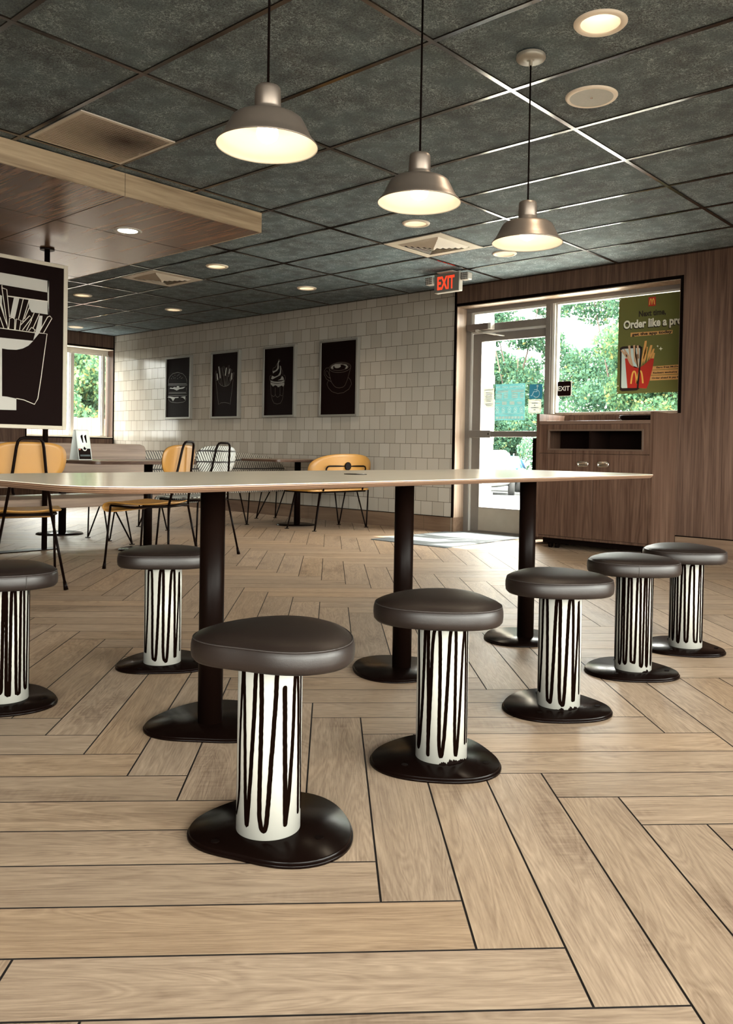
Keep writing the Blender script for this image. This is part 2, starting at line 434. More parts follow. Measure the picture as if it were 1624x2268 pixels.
# ceiling: 2 x 4 foot fibre tiles in a dark metal grid
GX0, GY0, GDX, GDY = -4.641, 3.378, 1.2192, 0.6096
DOWN = [(-1.594, 3.078), (-4.03, 4.905), (-4.03, 6.12), (-6.47, 4.905), (-6.56, 6.16), (-8.95, 6.12), (-8.97, 4.905), (-11.45, 6.16)]
HOLE_R = 0.088
def build_ceiling():
    b = MB(); zt = H + 0.004
    x = GX0 - GDX * 6
    xs = sorted({WX, XR} | {GX0 + GDX * k for k in range(-6, 8) if WX < GX0 + GDX * k < XR})
    ys = sorted({YF, WY} | {GY0 + GDY * k for k in range(-14, 7) if YF < GY0 + GDY * k < WY})
    for x0, x1 in zip(xs, xs[1:]):
        for y0, y1 in zip(ys, ys[1:]):
            hs = [h for h in DOWN if x0 < h[0] < x1 and y0 < h[1] < y1]
            if not hs:
                b.quad((x0, y0, zt), (x1, y0, zt), (x1, y1, zt), (x0, y1, zt)); continue
            hx, hy = hs[0]
            an = sorted({2 * pi * i / 40 - pi for i in range(40)} | {math.atan2(cy - hy, cx - hx) for cx in (x0, x1) for cy in (y0, y1)})
            inn, outp = [], []
            for a in an:
                c, s_ = cos(a), sin(a); t = 1e9
                if c > 1e-9: t = min(t, (x1 - hx) / c)
                if c < -1e-9: t = min(t, (x0 - hx) / c)
                if s_ > 1e-9: t = min(t, (y1 - hy) / s_)
                if s_ < -1e-9: t = min(t, (y0 - hy) / s_)
                inn.append(b.v((hx + HOLE_R * c, hy + HOLE_R * s_, zt))); outp.append(b.v((hx + t * c, hy + t * s_, zt)))
            n = len(an)
            for i in range(n): b.face([inn[i], inn[(i + 1) % n], outp[(i + 1) % n], outp[i]])
    # slab above keeps daylight out
    b.box(WX - 0.3, YF - 0.3, H + 0.25, XR + 0.3, WY + 0.3, H + 0.3)
    o = b.build('ceiling', CEILM, recalc=False); struct(o)
    b = MB(); hw = 0.0115
    for xx in xs: b.box(xx - hw, YF, H - 0.003, xx + hw, WY, H + 0.012)
    for yy in ys: b.box(WX, yy - hw, H - 0.0025, XR, yy + hw, H + 0.012)
    struct(b.build('ceiling_grid', GRIDM))
build_ceiling()

# wall with the wall tiles and the framed pictures
b = MB(); b.box(WX, WY, 0, -5.25, WY + 0.24, H + 0.25); struct(b.build('wall_back', TILEM))
b = MB(); 
xx = WX
while xx < -5.25:
    x1 = min(-5.252, xx + 0.90); b.box(xx + 0.0015, WY - 0.013, 0, x1 - 0.0015, WY, 0.155); xx += 0.90
struct(b.build('baseboard_back', BASETILE))
b = MB(); b.box(WX, WY - 0.015, 0.155, -5.25, WY - 0.0005, 0.162); struct(b.build('trim_1', BLACKM))
# wood panelled wall with the opening for door and window
OXL, OXR, OZT, SILL = -5.235, -2.845, 2.372, 1.215
b = MB()
b.box(-5.25, WY, OZT, OXR, WY + 0.24, H + 0.25)
for a0, a1 in ((OXR, -1.9), (-1.898, -0.68), (-0.678, 0.54), (0.542, 1.76), (1.762, XR)):
    b.box(a0, WY, 0.157, a1, WY + 0.24, H + 0.25)
b.box(OXR, WY + 0.01, 0, XR, WY + 0.24, 0.157)
b.box(-4.14, WY, 0, OXR, WY + 0.24, SILL)
struct(b.build('wall_door', WOODP))
b = MB()
for a0, a1 in ((OXR, -2.1), (-2.098, -1.2), (-1.198, -0.3), (-0.298, 0.6), (0.602, 1.5), (1.502, XR)):
    b.box(a0, WY - 0.013, 0, a1, WY + 0.009, 0.155)
b.box(-5.2495, WY + 0.0, 0, -5.223, WY + 0.19, 0.157)
struct(b.build('baseboard_door', BASETILE))
b = MB(); b.box(OXR, WY - 0.015, 0.155, XR, WY - 0.0005, 0.163); struct(b.build('trim_2', BLACKM))
# black edging around the opening
b = MB()
b.box(-5.252, WY - 0.006, 0.155, -5.228, WY + 0.006, H - 0.003)
b.box(-5.228, WY - 0.006, OZT - 0.004, OXR + 0.022, WY + 0.006, OZT + 0.024)
b.box(OXR - 0.004, WY - 0.006, SILL, OXR + 0.022, WY + 0.006, OZT - 0.004)
struct(b.build('trim_3', BLACKM))
# wooden lining of the reveal
b = MB()
b.box(OXL - 0.006, WY + 0.006, 0.157, OXL + 0.012, WY + 0.20, OZT)
struct(b.build('trim_4', WOODJ))
b = MB()
b.box(OXL + 0.012, WY + 0.006, OZT - 0.012, OXR - 0.002, WY + 0.20, OZT + 0.002)
b.box(OXR - 0.012, WY + 0.006, SILL, OXR + 0.002, WY + 0.20, OZT - 0.012)
b.box(-4.14, WY + 0.004, SILL, OXR - 0.012, WY + 0.20, SILL + 0.012)
struct(b.build('trim_5', WOODJ))

# door with transom, closer and push bar
door = bpy.data.objects.new('door_1', None); col.objects.link(door); door.location = (-4.7, GL, 0); struct(door)
def at_door(b): b.M = Matrix.Translation((4.7, -GL, 0)); return b
b = at_door(MB())
b.box(OXL, 7.235, 2.322, OXR, 7.33, OZT + 0.01, 0.004); b.box(OXL + 0.002, 7.235, 0, -5.165, 7.33, 2.322, 0.004)
b.box(-5.165, 7.235, 2.115, -4.262, 7.33, 2.188, 0.004); b.box(-4.262, 7.225, 0, -4.205, 7.33, 2.322, 0.004)
b.build('door_frame', ALU, door)
b = at_door(MB())
b.box(-5.168, 7.245, 0.0, -5.150, 7.30, 2.114); b.box(-5.15, 7.245, 2.096, -4.262, 7.30, 2.114)
b.box(-5.168, 7.25, 2.19, -5.13, 7.30, 2.322); b.box(-5.13, 7.25, 2.30, -4.262, 7.30, 2.322)
b.build('door_stop', ALUL, door)
b = at_door(MB())
b.box(-5.145, 7.255, 0.015, -5.04, 7.305, 2.092, 0.003); b.box(-4.283, 7.255, 0.015, -4.264, 7.305, 2.092, 0.003)
b.box(-5.04, 7.255, 2.007, -4.283, 7.305, 2.092, 0.003); b.box(-5.04, 7.255, 0.015, -4.283, 7.305, 0.272, 0.003)
b.box(-5.165, 7.24, 0.0, -4.262, 7.33, 0.014)
leaf = b.build('door_leaf', ALU, door)
b = at_door(MB()); b.box(-5.04, 7.250, 0.03, -4.283, 7.2545, 0.262); b.build('kick_plate', mat('scuffed_kick_plate', (0.30, 0.255, 0.205), 0.5, 0.0, noise=0.25, nscale=5), leaf)
b = at_door(MB()); b.box(-5.04, 7.282, 0.272, -4.283, 7.284, 2.007); b.build('door_glass', GLASS, leaf)
b = at_door(MB()); b.box(-5.13, 7.282, 2.188, -4.262, 7.284, 2.322); b.build('transom_glass', GLASS, door)
b = at_door(MB()); b.box(-5.14, 7.195, 1.008, -4.30, 7.225, 1.068, 0.006); b.box(-4.33, 7.225, 1.015, -4.29, 7.256, 1.06)
b.box(-5.13, 7.22, 1.02, -5.05, 7.256, 1.06); pb = b.build('push_bar', ALU, leaf)
b = at_door(MB()); b.box(-5.143, 7.185, 1.0, -4.868, 7.19, 1.076, 0.002); b.box(-5.143, 7.19, 1.0, -4.868, 7.232, 1.076, 0.003)
b.mi = 1; b.cyl(0, 0, 0, 0.001, 0.001); b.mi = 1; b.box(-4.895, 7.183, 1.03, -4.885, 7.187, 1.048); b.build('bar_housing', [ALU, BLACKM], leaf)
b = at_door(MB()); b.box(-5.168, 7.165, 2.12, -4.905, 7.24, 2.186, 0.005); b.mi = 1; b.box(-4.905, 7.165, 2.12, -4.87, 7.24, 2.186, 0.005); cl = b.build('door_closer', [mat('closer_grey', (0.17, 0.135, 0.115), 0.4, 0.5, noise=0.05), ALUL], door)
b = at_door(MB()); b.box(-5.06, 7.16, 2.10, -5.02, 7.20, 2.125, 0.004); b.tube([(-5.04, 7.17, 2.11), (-4.80, 7.15, 2.055)], 0.009, 8); b.tube([(-4.80, 7.15, 2.055), (-4.76, 7.25, 2.05)], 0.007, 8)
b.build('closer_arm', ALUL, cl)

# shop window beside the door
win = bpy.data.objects.new('window_1', None); col.objects.link(win); win.location = (-3.5, GL, SILL); struct(win)
def at_win(b): b.M = Matrix.Translation((3.5, -GL, -SILL)); return b
b = at_win(MB()); b.box(-4.205, 7.235, SILL + 0.012, -4.195, 7.33, 2.322); b.box(-4.15, 7.24, SILL + 0.012, OXR, 7.33, SILL + 0.034, 0.003); b.box(-2.90, 7.24, SILL + 0.034, OXR, 7.33, 2.322, 0.003)
b.build('window_frame', ALU, win)
b = at_win(MB()); b.box(-4.197, 7.24, SILL + 0.012, -4.168, 7.31, 2.322); b.box(-4.163, 7.262, SILL + 0.034, -4.148, 7.31, 2.318); b.box(-4.168, 7.25, 2.306, -2.90, 7.31, 2.322)
b.build('glazing_bead', ALUL, win)
b = at_win(MB()); b.box(-4.168, 7.286, SILL + 0.03, -2.90, 7.288, 2.31); b.build('window_pane', GLASS, win)

# far left wall with its windows
b = MB()
LW = [(5.66, 7.05)]; LZ0, LZ1 = 0.972, 2.362
T = 0.24
ys_ = [YF, LW[0][0], LW[0][1], WY]
for i in range(3):
    y0, y1 = ys_[i], ys_[i + 1]
    if i == 1: b.box(WX - T, y0, 0, WX, y1, LZ0); b.box(WX - T, y0, LZ1, WX, y1, H + 0.25)
    else: b.box(WX - T, y0, 0, WX, y1, H + 0.25)
struct(b.build('wall_left', WOODP))
b = MB()
b.box(WX - 0.004, 7.045, 0.155, WX + 0.006, WY - 0.0005, H - 0.003)
for y0, y1 in LW:
    b.box(WX - 0.004, y0 - 0.02, LZ1 - 0.004, WX + 0.006, min(y1 + 0.02, 7.044), LZ1 + 0.018); b.box(WX - 0.004, y0 - 0.02, LZ0, WX + 0.006, y0, LZ1 - 0.004); b.box(WX - 0.004, y0 - 0.02, LZ0 - 0.018, WX + 0.006, min(y1 + 0.02, 7.044), LZ0 - 0.0)
struct(b.build('trim_6', BLACKM))
for wi, (y0, y1) in enumerate(LW):
    wn = bpy.data.objects.new('window_%d' % (wi + 2), None); col.objects.link(wn); wn.location = (WX, y0, LZ0); struct(wn)
    def at_l(b): b.M = Matrix.Translation((-WX, -y0, -LZ0)); return b
    X0, X1 = WX - 0.235, WX - 0.17
    b = at_l(MB()); b.box(X0, y0, LZ1 - 0.075, X1, y1, LZ1); 
    ms = [(5.66, 5.70), (6.40, 6.455), (6.93, 6.975)] 
    for a0, a1 in ms: b.box(X0 + 0.002, a0, LZ0 + 0.03, X1, a1, LZ1 - 0.075)
    b.box(X0, y0, LZ0, X1, y1, LZ0 + 0.035); b.build('window_frame', FRAMEW, wn)
    b = at_l(MB())
    for a0, a1 in ms: b.box(X1, a0 + 0.012, LZ0 + 0.035, X1 + 0.02, a1 - 0.006, LZ1 - 0.075); b.box(X0 + 0.02, a1, LZ0 + 0.035, X1 - 0.01, a1 + 0.03, LZ1 - 0.09)
    b.box(X1, y0, LZ1 - 0.10, X1 + 0.015, y1, LZ1 - 0.078)
    b.build('glazing_bead', ALUL, wn)
    b = at_l(MB()); b.box(X0 + 0.03, y0, LZ0 + 0.03, X0 + 0.032, y1, LZ1 - 0.07); b.build('window_pane', GLASS, wn)
    b = at_l(MB()); b.box(WX - 0.165, y0, LZ1 - 0.012, WX - 0.004, y1 - 0.001, LZ1 - 0.001); b.box(WX - 0.165, y0, LZ0, WX - 0.002, y1 - 0.001, LZ0 + 0.012); b.build('window_lining', CREAM, wn)

# walls with big windows on the photographer's side
def glazed_wall(name, along, p, a0, a1, wins, z0, z1, m, idx):
    b = MB(); cuts = sorted({a0, a1} | {v for w_ in wins for v in w_})
    def bx(b_, u0, u1, lo, hi, d0, d1):
        if along == 'y': b_.box(p + d0, u0, lo, p + d1, u1, hi)
        else: b_.box(u0, p - d1, lo, u1, p - d0, hi)
    for u0, u1 in zip(cuts, cuts[1:]):
        if (u0, u1) in wins: bx(b, u0, u1, 0, z0, 0, 0.2); bx(b, u0, u1, z1, H + 0.25, 0, 0.2)
        else: bx(b, u0, u1, 0, H + 0.25, 0, 0.2)
    struct(b.build(name, m))
    for k, (u0, u1) in enumerate(wins):
        wn = bpy.data.objects.new('window_%d' % (idx + k), None); col.objects.link(wn); struct(wn)
        b = MB(); bx(b, u0, u1, z0, z0 + 0.05, 0.08, 0.15); bx(b, u0, u1, z1 - 0.05, z1, 0.08, 0.15)
        n = max(1, round((u1 - u0) / 1.3))
        for i in range(n + 1):
            c = u0 + (u1 - u0) * i / n; bx(b, max(u0, c - 0.03), min(u1, c + 0.03), z0 + 0.05, z1 - 0.05, 0.08, 0.15)
        b.build('window_frame', ALU, wn)
        b = MB(); bx(b, u0, u1, z0 + 0.05, z1 - 0.05, 0.11, 0.112); b.build('window_pane', GLASS, wn)
glazed_wall('wall_right', 'y', XR, YF, WY, [(-4.1, 0.8), (1.2, 6.3)], 0.5, 2.36, WOODP, 3)
glazed_wall('wall_front', 'x', YF, WX, XR, [(0.0, 2.8)], 0.5, 2.36, WOODP, 5)

# dropped wooden soffit
SX, SY, SZ = -4.733, 3.985, 2.424
b = MB(); b.box(WX + 0.001, YF + 0.001, SZ + 0.0005, SX - 0.012, SY - 0.012, H - 0.004)
o = b.build('ceiling_soffit', WOODU); struct(o)
b = MB()
ye = SY
edges = [SY] + [2.867 - 1.118 * k for k in range(0, 7)]
for a1, a0 in zip(edges, edges[1:]): b.box(SX - 0.012, max(YF, a0) + 0.0016, SZ, SX, a1 - 0.0016, H - 0.004)
xe = [SX - 0.012] + [SX - 0.88 * k for k in range(1, 9)]
for a1, a0 in zip(xe, xe[1:]): b.box(max(WX + 0.002, a0) + 0.0016, SY - 0.012, SZ, a1 - 0.0016, SY, H - 0.004)
struct(b.build('trim_7', WOODS))
b = MB()
for yy in edges[1:-1]: b.box(SX - 0.0125, yy - 0.0018, SZ + 0.0005, SX - 0.0008, yy + 0.0018, H - 0.005)
for yy in edges[1:]: b.box(WX + 0.01, yy - 0.0016, SZ - 0.0006, SX - 0.013, yy + 0.0016, SZ + 0.0004)
for xx in (-5.627, -6.49, -7.37, -8.25, -9.1): b.box(xx - 0.0012, YF + 0.01, SZ - 0.0006, xx + 0.0012, SY - 0.013, SZ + 0.0004)
struct(b.build('trim_8', BLACKM))

# outside: pilaster of the facade, walkway, car park
b = MB()
rn = random.Random(2)
z = -0.05
while z < 3.2:
    hh = rn.choice((0.11, 0.14, 0.18)); jig = rn.uniform(-0.012, 0.012)
    b.box(-8.4, WY + 0.245, z, -5.65 + jig, 8.4 + jig, z + hh - 0.006); z += hh
struct(b.build('wall_exterior', mat('pale_stacked_stone', (0.66, 0.60, 0.52), 0.9, noise=0.15, nscale=9)))
b = MB(); b.box(-13, WY + 0.245, -0.16, 4, 13.6, -0.02); struct(b.build('walkway', mat('pale_concrete_walk', (0.62, 0.59, 0.53), 0.9, noise=0.1, nscale=3)))
b = MB(); 
b.quad((-60, 13.6, -0.17), (40, 13.6, -0.17), (40, 30, -0.75), (-60, 30, -0.75)); b.quad((-60, 30, -0.75), (40, 30, -0.75), (40, 60, -0.9), (-60, 60, -0.9))
b.quad((-60, -30, -0.2), (-13, -30, -0.2), (-13, 13.6, -0.17), (-60, 13.6, -0.17)); b.quad((4, -30, -0.2), (40, -30, -0.2), (40, 13.6, -0.17), (4, 13.6, -0.17)); b.quad((-13, -30, -0.2), (4, -30, -0.2), (4, YF - 0.3, -0.2), (-13, YF - 0.3, -0.2))
struct(b.build('ground', mat('grey_asphalt', (0.035, 0.035, 0.035), 0.95, noise=0.25, nscale=4), recalc=False))

# ================================================================== stools
FA = [0.177, 0.003, 0.0206, 0.0049, 0.0048, 0.0131, -0.0037]
FB = [0.1752, -0.0106, -0.0098, 0.0028, -0.0005, 0.0114, 0.0003]
def pebble(F, rot=0.0, sc=1.0, n=72):
    out = []
    for i in range(n):
        t = 2 * pi * i / n; q = t - rot
        r = F[0] + sum(F[2 * k - 1] * cos(k * q) + F[2 * k] * sin(k * q) for k in (1, 2, 3))
        out.append((r * sc * cos(t), r * sc * sin(t)))
    return out
def plate(b, F, rot, sc, z0, z1):
    o = pebble(F, rot, sc)
    rs = [[(x * k, y * k, z) for x, y in o] for k, z in ((1.0, z0), (1.0, z0 + (z1 - z0) * 0.42), (0.992, z0 + (z1 - z0) * 0.5), (0.978, z0 + (z1 - z0) * 0.52), (0.978, z1 - 0.002), (0.968, z1))]
    return b.rings(rs)
# hand drawn strokes: (fraction across the visible column, fraction down)
STK1 = [[(0.09, 0.0), (0.055, 0.45), (0.05, 0.78), (0.015, 0.92)],
        [(0.105, 0.0), (0.13, 0.42), (0.15, 0.80), (0.175, 0.955), (0.205, 0.80), (0.265, 0.30), (0.285, 0.03), (0.32, 0.0), (0.365, 0.04), (0.375, 0.3), (0.365, 0.65), (0.365, 0.87), (0.405, 0.965), (0.47, 0.93), (0.525, 0.6), (0.585, 0.2), (0.60, 0.015)],
        [(0.72, 0.13), (0.735, 0.5), (0.755, 0.94)], [(0.755, 0.95), (0.81, 0.75), (0.855, 0.4), (0.87, 0.12), (0.90, 0.0), (0.93, 0.2), (0.945, 0.6), (0.95, 0.91)],
        [(0.965, 0.01), (0.975, 0.5), (0.99, 0.9)]]
STK2 = [[(0.03, 0.0), (0.055, 0.4), (0.06, 0.8), (0.05, 0.93), (0.085, 0.9), (0.125, 0.6), (0.15, 0.25), (0.165, 0.02), (0.215, 0.02), (0.225, 0.25), (0.245, 0.6), (0.25, 0.97)],
        [(0.25, 0.9), (0.285, 0.5), (0.30, 0.2), (0.335, 0.04), (0.39, 0.02), (0.44, 0.06), (0.455, 0.4), (0.455, 0.85), (0.50, 0.975), (0.555, 0.8), (0.605, 0.35), (0.635, 0.06), (0.70, 0.02), (0.74, 0.06), (0.745, 0.4), (0.75, 0.85), (0.785, 0.965), (0.83, 0.7), (0.875, 0.2), (0.91, 0.01), (0.935, 0.3), (0.945, 0.9)],
        [(0.965, 0.0), (0.98, 0.9)]]
STK3 = [[(0.02, 0.0), (0.04, 0.9)], [(0.07, 0.9), (0.10, 0.5), (0.115, 0.05), (0.15, 0.02), (0.20, 0.03), (0.225, 0.4), (0.24, 0.9), (0.28, 0.96), (0.33, 0.94), (0.37, 0.6), (0.41, 0.1), (0.45, 0.01), (0.50, 0.04), (0.51, 0.5), (0.52, 0.9), (0.57, 0.98), (0.62, 0.95), (0.66, 0.6), (0.70, 0.1), (0.745, 0.02), (0.79, 0.06), (0.81, 0.5), (0.82, 0.95)], [(0.85, 0.95), (0.90, 0.4), (0.92, 0.05), (0.95, 0.5), (0.96, 0.9)]]
def rand_strokes(rng, a0, a1, first=True):
    pts = []; a = a0; up = True
    while a < a1:
        dr = rng.uniform(0.02, 0.12); tw = rng.uniform(0.10, 0.20); t0 = rng.uniform(0.0, 0.02); t1 = rng.uniform(0.93, 0.975)
        e, s_ = (t0, t1) if up else (t1, t0); d = 0.06 if up else -0.06
        pts += [(a + dr * 0.15, s_ - d), (a + dr * 0.5, 0.5 + rng.uniform(-.1, .1)), (a + dr * 0.9, e + d), (a + dr + tw * 0.28, e + d * 0.18), (a + dr + tw * 0.72, e + d * 0.12)]
        a += dr + tw; up = not up
    return pts
STW = mat('white_painted_column', (0.365, 0.352, 0.315), 0.38, noise=0.05, nscale=12)
STB = mat('black_drawn_line', (0.0028, 0.0012, 0.0008), 0.8, 0, 0.0)
CR = 0.0705; CZ0, CZ1 = 0.013, 0.389
def smooth_line(pts, k=7):
    out = []
    for i in range(len(pts) - 1):
        p0 = pts[max(0, i - 1)]; p1 = pts[i]; p2 = pts[i + 1]; p3 = pts[min(len(pts) - 1, i + 2)]
        for j in range(k):
            t = j / k
            out.append(tuple(0.5 * (2 * p1[d] + (p2[d] - p0[d]) * t + (2 * p0[d] - 5 * p1[d] + 4 * p2[d] - p3[d]) * t * t + (3 * p1[d] - p0[d] - 3 * p2[d] + p3[d]) * t ** 3) for d in (0, 1)))
    out.append(pts[-1]); return out
def stool(x, y, F, rot, label, strokes, seed, chip=0.0, seam_a=None, seat_rot=None):
    t = thing('fixed_stool', label, 'stool', (x, y, 0), 0, 'drum stools around the long table')
    rng = random.Random(seed)
    b = MB(); plate(b, F, rot, 1.0, 0.0, 0.0135); bp = b.build('base_plate', BLACKG, t)
    for k in range(3):
        a = rot + pi * 0.1 + 2 * pi * k / 3; b = MB(); b.cyl(0.128 * cos(a), 0.128 * sin(a), 0.0136, 0.0150, 0.009, 14); b.build('bolt', BLACKM, bp)
    phi = math.atan2(-y, -x)
    b = MB(); b.lathe([(CR, CZ0), (CR, CZ1)], 64, (0, 0, 0), True, True, True); b.mi = 1
    def f3(u, v, d): return ((CR + 0.0006 + d) * cos(u / CR), (CR + 0.0006 + d) * sin(u / CR), v)
    def stroke(ptsA):
        P = smooth_line(ptsA); Q = []
        for a, v in P: Q.append((a * CR, CZ1 - 0.004 - (CZ1 - CZ0 - 0.016) * v))
        # resample finely
        R = []
        for (a, c), (e, g) in zip(Q, Q[1:]):
            n = max(1, int(math.hypot(e - a, g - c) / 0.006))
            for i in range(n): R.append((a + (e - a) * i / n, c + (g - c) * i / n))
        R.append(Q[-1]); ww = rng.uniform(0.0092, 0.0112)
        R2 = [(a + rng.uniform(-1, 1) * 0.00035, c) for a, c in R]
        b.ribbon(R2, ww, f3)
        for (a, c) in (R[0], R[-1]):
            vs = [b.v(f3(a + ww / 2 * cos(q * pi / 5), c + ww / 2 * sin(q * pi / 5), 0.0001)) for q in range(10)]; b.face(vs)
    if strokes:
        for st in strokes: stroke([(phi + math.asin(max(-0.999, min(0.999, 2 * s - 1))), v) for s, v in st])
        stroke(rand_strokes(rng, phi + 1.62, phi + 2 * pi - 1.7))
    else:
        stroke(rand_strokes(rng, phi + rng.uniform(0, 6), phi + 6 + 2 * pi - 0.25) if False else rand_strokes(rng, phi - 2.9, phi + 3.2))
    if chip:
        b.mi = 2
        for k in range(int(16 * chip)):
            a = phi + rng.uniform(-0.1, 1.15); hgt = rng.uniform(0.004, 0.020) * (1 - abs(a - phi - 0.5)); wv = rng.uniform(0.006, 0.016)
            vs = [b.v(f3(a * CR + wv * px, CZ0 + hgt * pz, 0.0004)) for px, pz in ((-1, 0), (-0.7, 0.5), (-0.45, 0.42), (-0.1, 1), (0.3, 0.7), (0.5, 0.8), (1, 0.2), (1.1, 0))]; b.face(vs)
    b.build('column', [STW, STB, BLACKM], t, recalc=False)
    sr = rot if seat_rot is None else seat_rot
    o = pebble(F, sr, 0.985)
    b = MB(); b.rings([[(px * k, py * k, z) for px, py in o] for k, z in ((0.86, 0.3885), (0.955, 0.390), (0.99, 0.397), (1.0, 0.410), (0.998, 0.424), (0.985, 0.4345), (0.974, 0.4372), (0.968, 0.4372), (0.93, 0.4435), (0.8, 0.4515), (0.55, 0.4565), (0.28, 0.4585), (0.06, 0.459))])
    seat = b.build('seat', LEATHER, t)
    b = MB(); R = [(px * 0.972, py * 0.972, 0.4376) for px, py in o]; 
    b.tube(R + R[:2], 0.0016, 6)
    if seam_a is not None:
        k = int((seam_a % (2 * pi)) / (2 * pi) * 72)
        px, py = o[k]; b.tube([(px * q, py * q, z) for q, z in ((0.972, 0.4376), (0.99, 0.432), (1.002, 0.422), (1.003, 0.410), (0.993, 0.397))], 0.0013, 6)
    b.build('seam', mat('seam_thread', (0.022, 0.016, 0.014), 0.6) if 'seam_thread' not in bpy.data.materials else bpy.data.materials['seam_thread'], seat)
    return t
stool(-1.392, 1.216, FA, 0.0, 'nearest drum stool with bold uneven black lines in front of the table', STK1, 1)
stool(-1.379, 1.828, FB, 0.0, 'second drum stool from the front with chipped paint at its foot', STK2, 2, 1.0)
stool(-1.385, 2.480, FB, 0.25, 'third drum stool from the front, beside the farthest table leg', STK3, 3, 0.35)
stool(-1.410, 3.105, FB, 0.15, 'fourth drum stool from the front, its seat split by a vertical seam', None, 14, 0.2, radians(-56))
stool(-1.412, 3.640, FA, 2.2, 'farthest drum stool in the right-hand row below the cabinet', None, 15)
stool(-2.775, 1.867, FA, 0.5, 'drum stool partly hidden behind the left table leg', STK3, 6)
stool(-2.727, 1.235, FB, 0.4, 'drum stool cut off by the left edge of the picture', None, 27, 0, radians(-5))

# ================================================================== long table
TZ0, TZ1 = 0.7435, 0.7605
def rrect(x0, y0, x1, y1, r, n=10):
    rs = r if isinstance(r, (list, tuple)) else [r] * 4
    out = []
    for (cx, cy, a0, rr) in ((x1 - rs[0], y0 + rs[0], -90, rs[0]), (x1 - rs[1], y1 - rs[1], 0, rs[1]), (x0 + rs[2], y1 - rs[2], 90, rs[2]), (x0 + rs[3], y0 + rs[3], 180, rs[3])):
        for i in range(n + 1):
            a = radians(a0 + 90 * i / n); out.append((cx + rr * cos(a), cy + rr * sin(a)))
    return out
tb = thing('communal_table', 'long grey-topped communal table with plywood edge on three black posts', 'table', (-2.06, 2.4, 0))
def at_tb(b): b.M = Matrix.Translation((2.06, -2.4, 0)); return b
b = at_tb(MB()); o = rrect(-2.52, 0.915, -1.60, 3.83, [0.20, 0.17, 0.27, 0.27])
def inset(o, d):
    n = len(o); out = []
    for i in range(n):
        p, a, c = Vector(o[i]), Vector(o[i - 1]), Vector(o[(i + 1) % n]); t = (c - a).normalized(); out.append((p.x - t.y * d, p.y + t.x * d))
    return out
b.rings([[(x, y, TZ0) for x, y in inset(o, 0.012)], [(x, y, TZ0 + 0.003) for x, y in inset(o, 0.007)], [(x, y, TZ0 + 0.011) for x, y in o], [(x, y, TZ1 - 0.0015) for x, y in o]], True, True, False)
top = b.build('tabletop', PLYM, tb)
b = at_tb(MB()); b.rings([[(x, y, TZ1 - 0.0015) for x, y in inset(o, -0.0003)], [(x, y, TZ1) for x, y in inset(o, 0.0005)]], True, True, False); b.build('laminate', TOPGREY, top)
b = at_tb(MB()); b.cyl(-2.09, 2.22, TZ1, TZ1 + 0.0015, 0.042, 28); b.mi = 1; b.cyl(-2.075, 2.235, TZ1 + 0.0012, TZ1 + 0.003, 0.016, 16); b.build('cable_grommet', [BLACKM, ALU], top)
for i, (lx, ly, rot) in enumerate(((-2.068, 1.565, 0.3), (-2.075, 2.485, 0.9), (-2.02, 3.30, 0.5))):
    b = at_tb(MB()); b.cyl(lx, ly, 0.012, TZ0, 0.0375, 32); leg = b.build('leg', BLACK, tb)
    b = at_tb(MB()); b.M = b.M @ Matrix.Translation((lx, ly, 0)); plate(b, FA if i == 0 else FB, rot, (1.12, 1.08, 1.05)[i], 0, 0.012); b.build('base_plate', BLACKG, leg)
    b = at_tb(MB()); b.box(lx - 0.15, ly - 0.15, TZ0 - 0.006, lx + 0.15, ly + 0.15, TZ0 - 0.0005); b.build('mounting_plate', BLACK, leg)

# ================================================================== pendant lamps
def pendant():
    t = thing('pendant_lamp', 'x', 'lamp', (-1.947, 1.656, H - 0.003), 0, 'pendant lamps above the long table')
    Z = lambda z: z - (H - 0.003)
    b = MB(); b.lathe([(0.062, Z(H - 0.003)), (0.064, Z(2.556)), (0.060, Z(2.549)), (0.02, Z(2.547)), (0.008, Z(2.545)), (0.008, Z(2.525)), (0.0, Z(2.525))], 40); b.build('canopy', CANOPYM, t)
    b = MB(); b.tube([(0, 0, Z(2.53)), (0, 0, Z(1.93))], 0.0038, 8); b.build('cord', BLACKM, t)
    b = MB(); b.lathe([(0.0, Z(1.938)), (0.034, Z(1.938)), (0.0375, Z(1.934)), (0.0385, Z(1.925)), (0.040, Z(1.878)), (0.0385, Z(1.875)), (0.0405, Z(1.871)), (0.0425, Z(1.842))], 40); b.build('socket_cap', SHADEM, t)
    prof = [(0.0425, 1.8475), (0.085, 1.8465), (0.099, 1.844), (0.107, 1.838), (0.113, 1.828), (0.121, 1.812), (0.131, 1.791), (0.139, 1.778), (0.151, 1.7655), (0.1535, 1.761), (0.152, 1.759)]
    inn = [(0.1495, 1.7635), (0.137, 1.7755), (0.129, 1.7885), (0.119, 1.8095), (0.111, 1.8255), (0.105, 1.835), (0.098, 1.8405), (0.080, 1.844), (0.0, 1.844)]
    b = MB(); b.lathe([(r, Z(z)) for r, z in prof + inn], 56, mids=[0] * 10 + [1] * 9); b.build('shade', [SHADEM, SHADEIN], t)
    b = MB(); b.lathe([(0.0, Z(1.772)), (0.016, Z(1.774)), (0.029, Z(1.783)), (0.034, Z(1.797)), (0.031, Z(1.812)), (0.02, Z(1.828)), (0.014, Z(1.842))], 24); b.build('bulb', BULB, t)
    return t
PW = pendant()
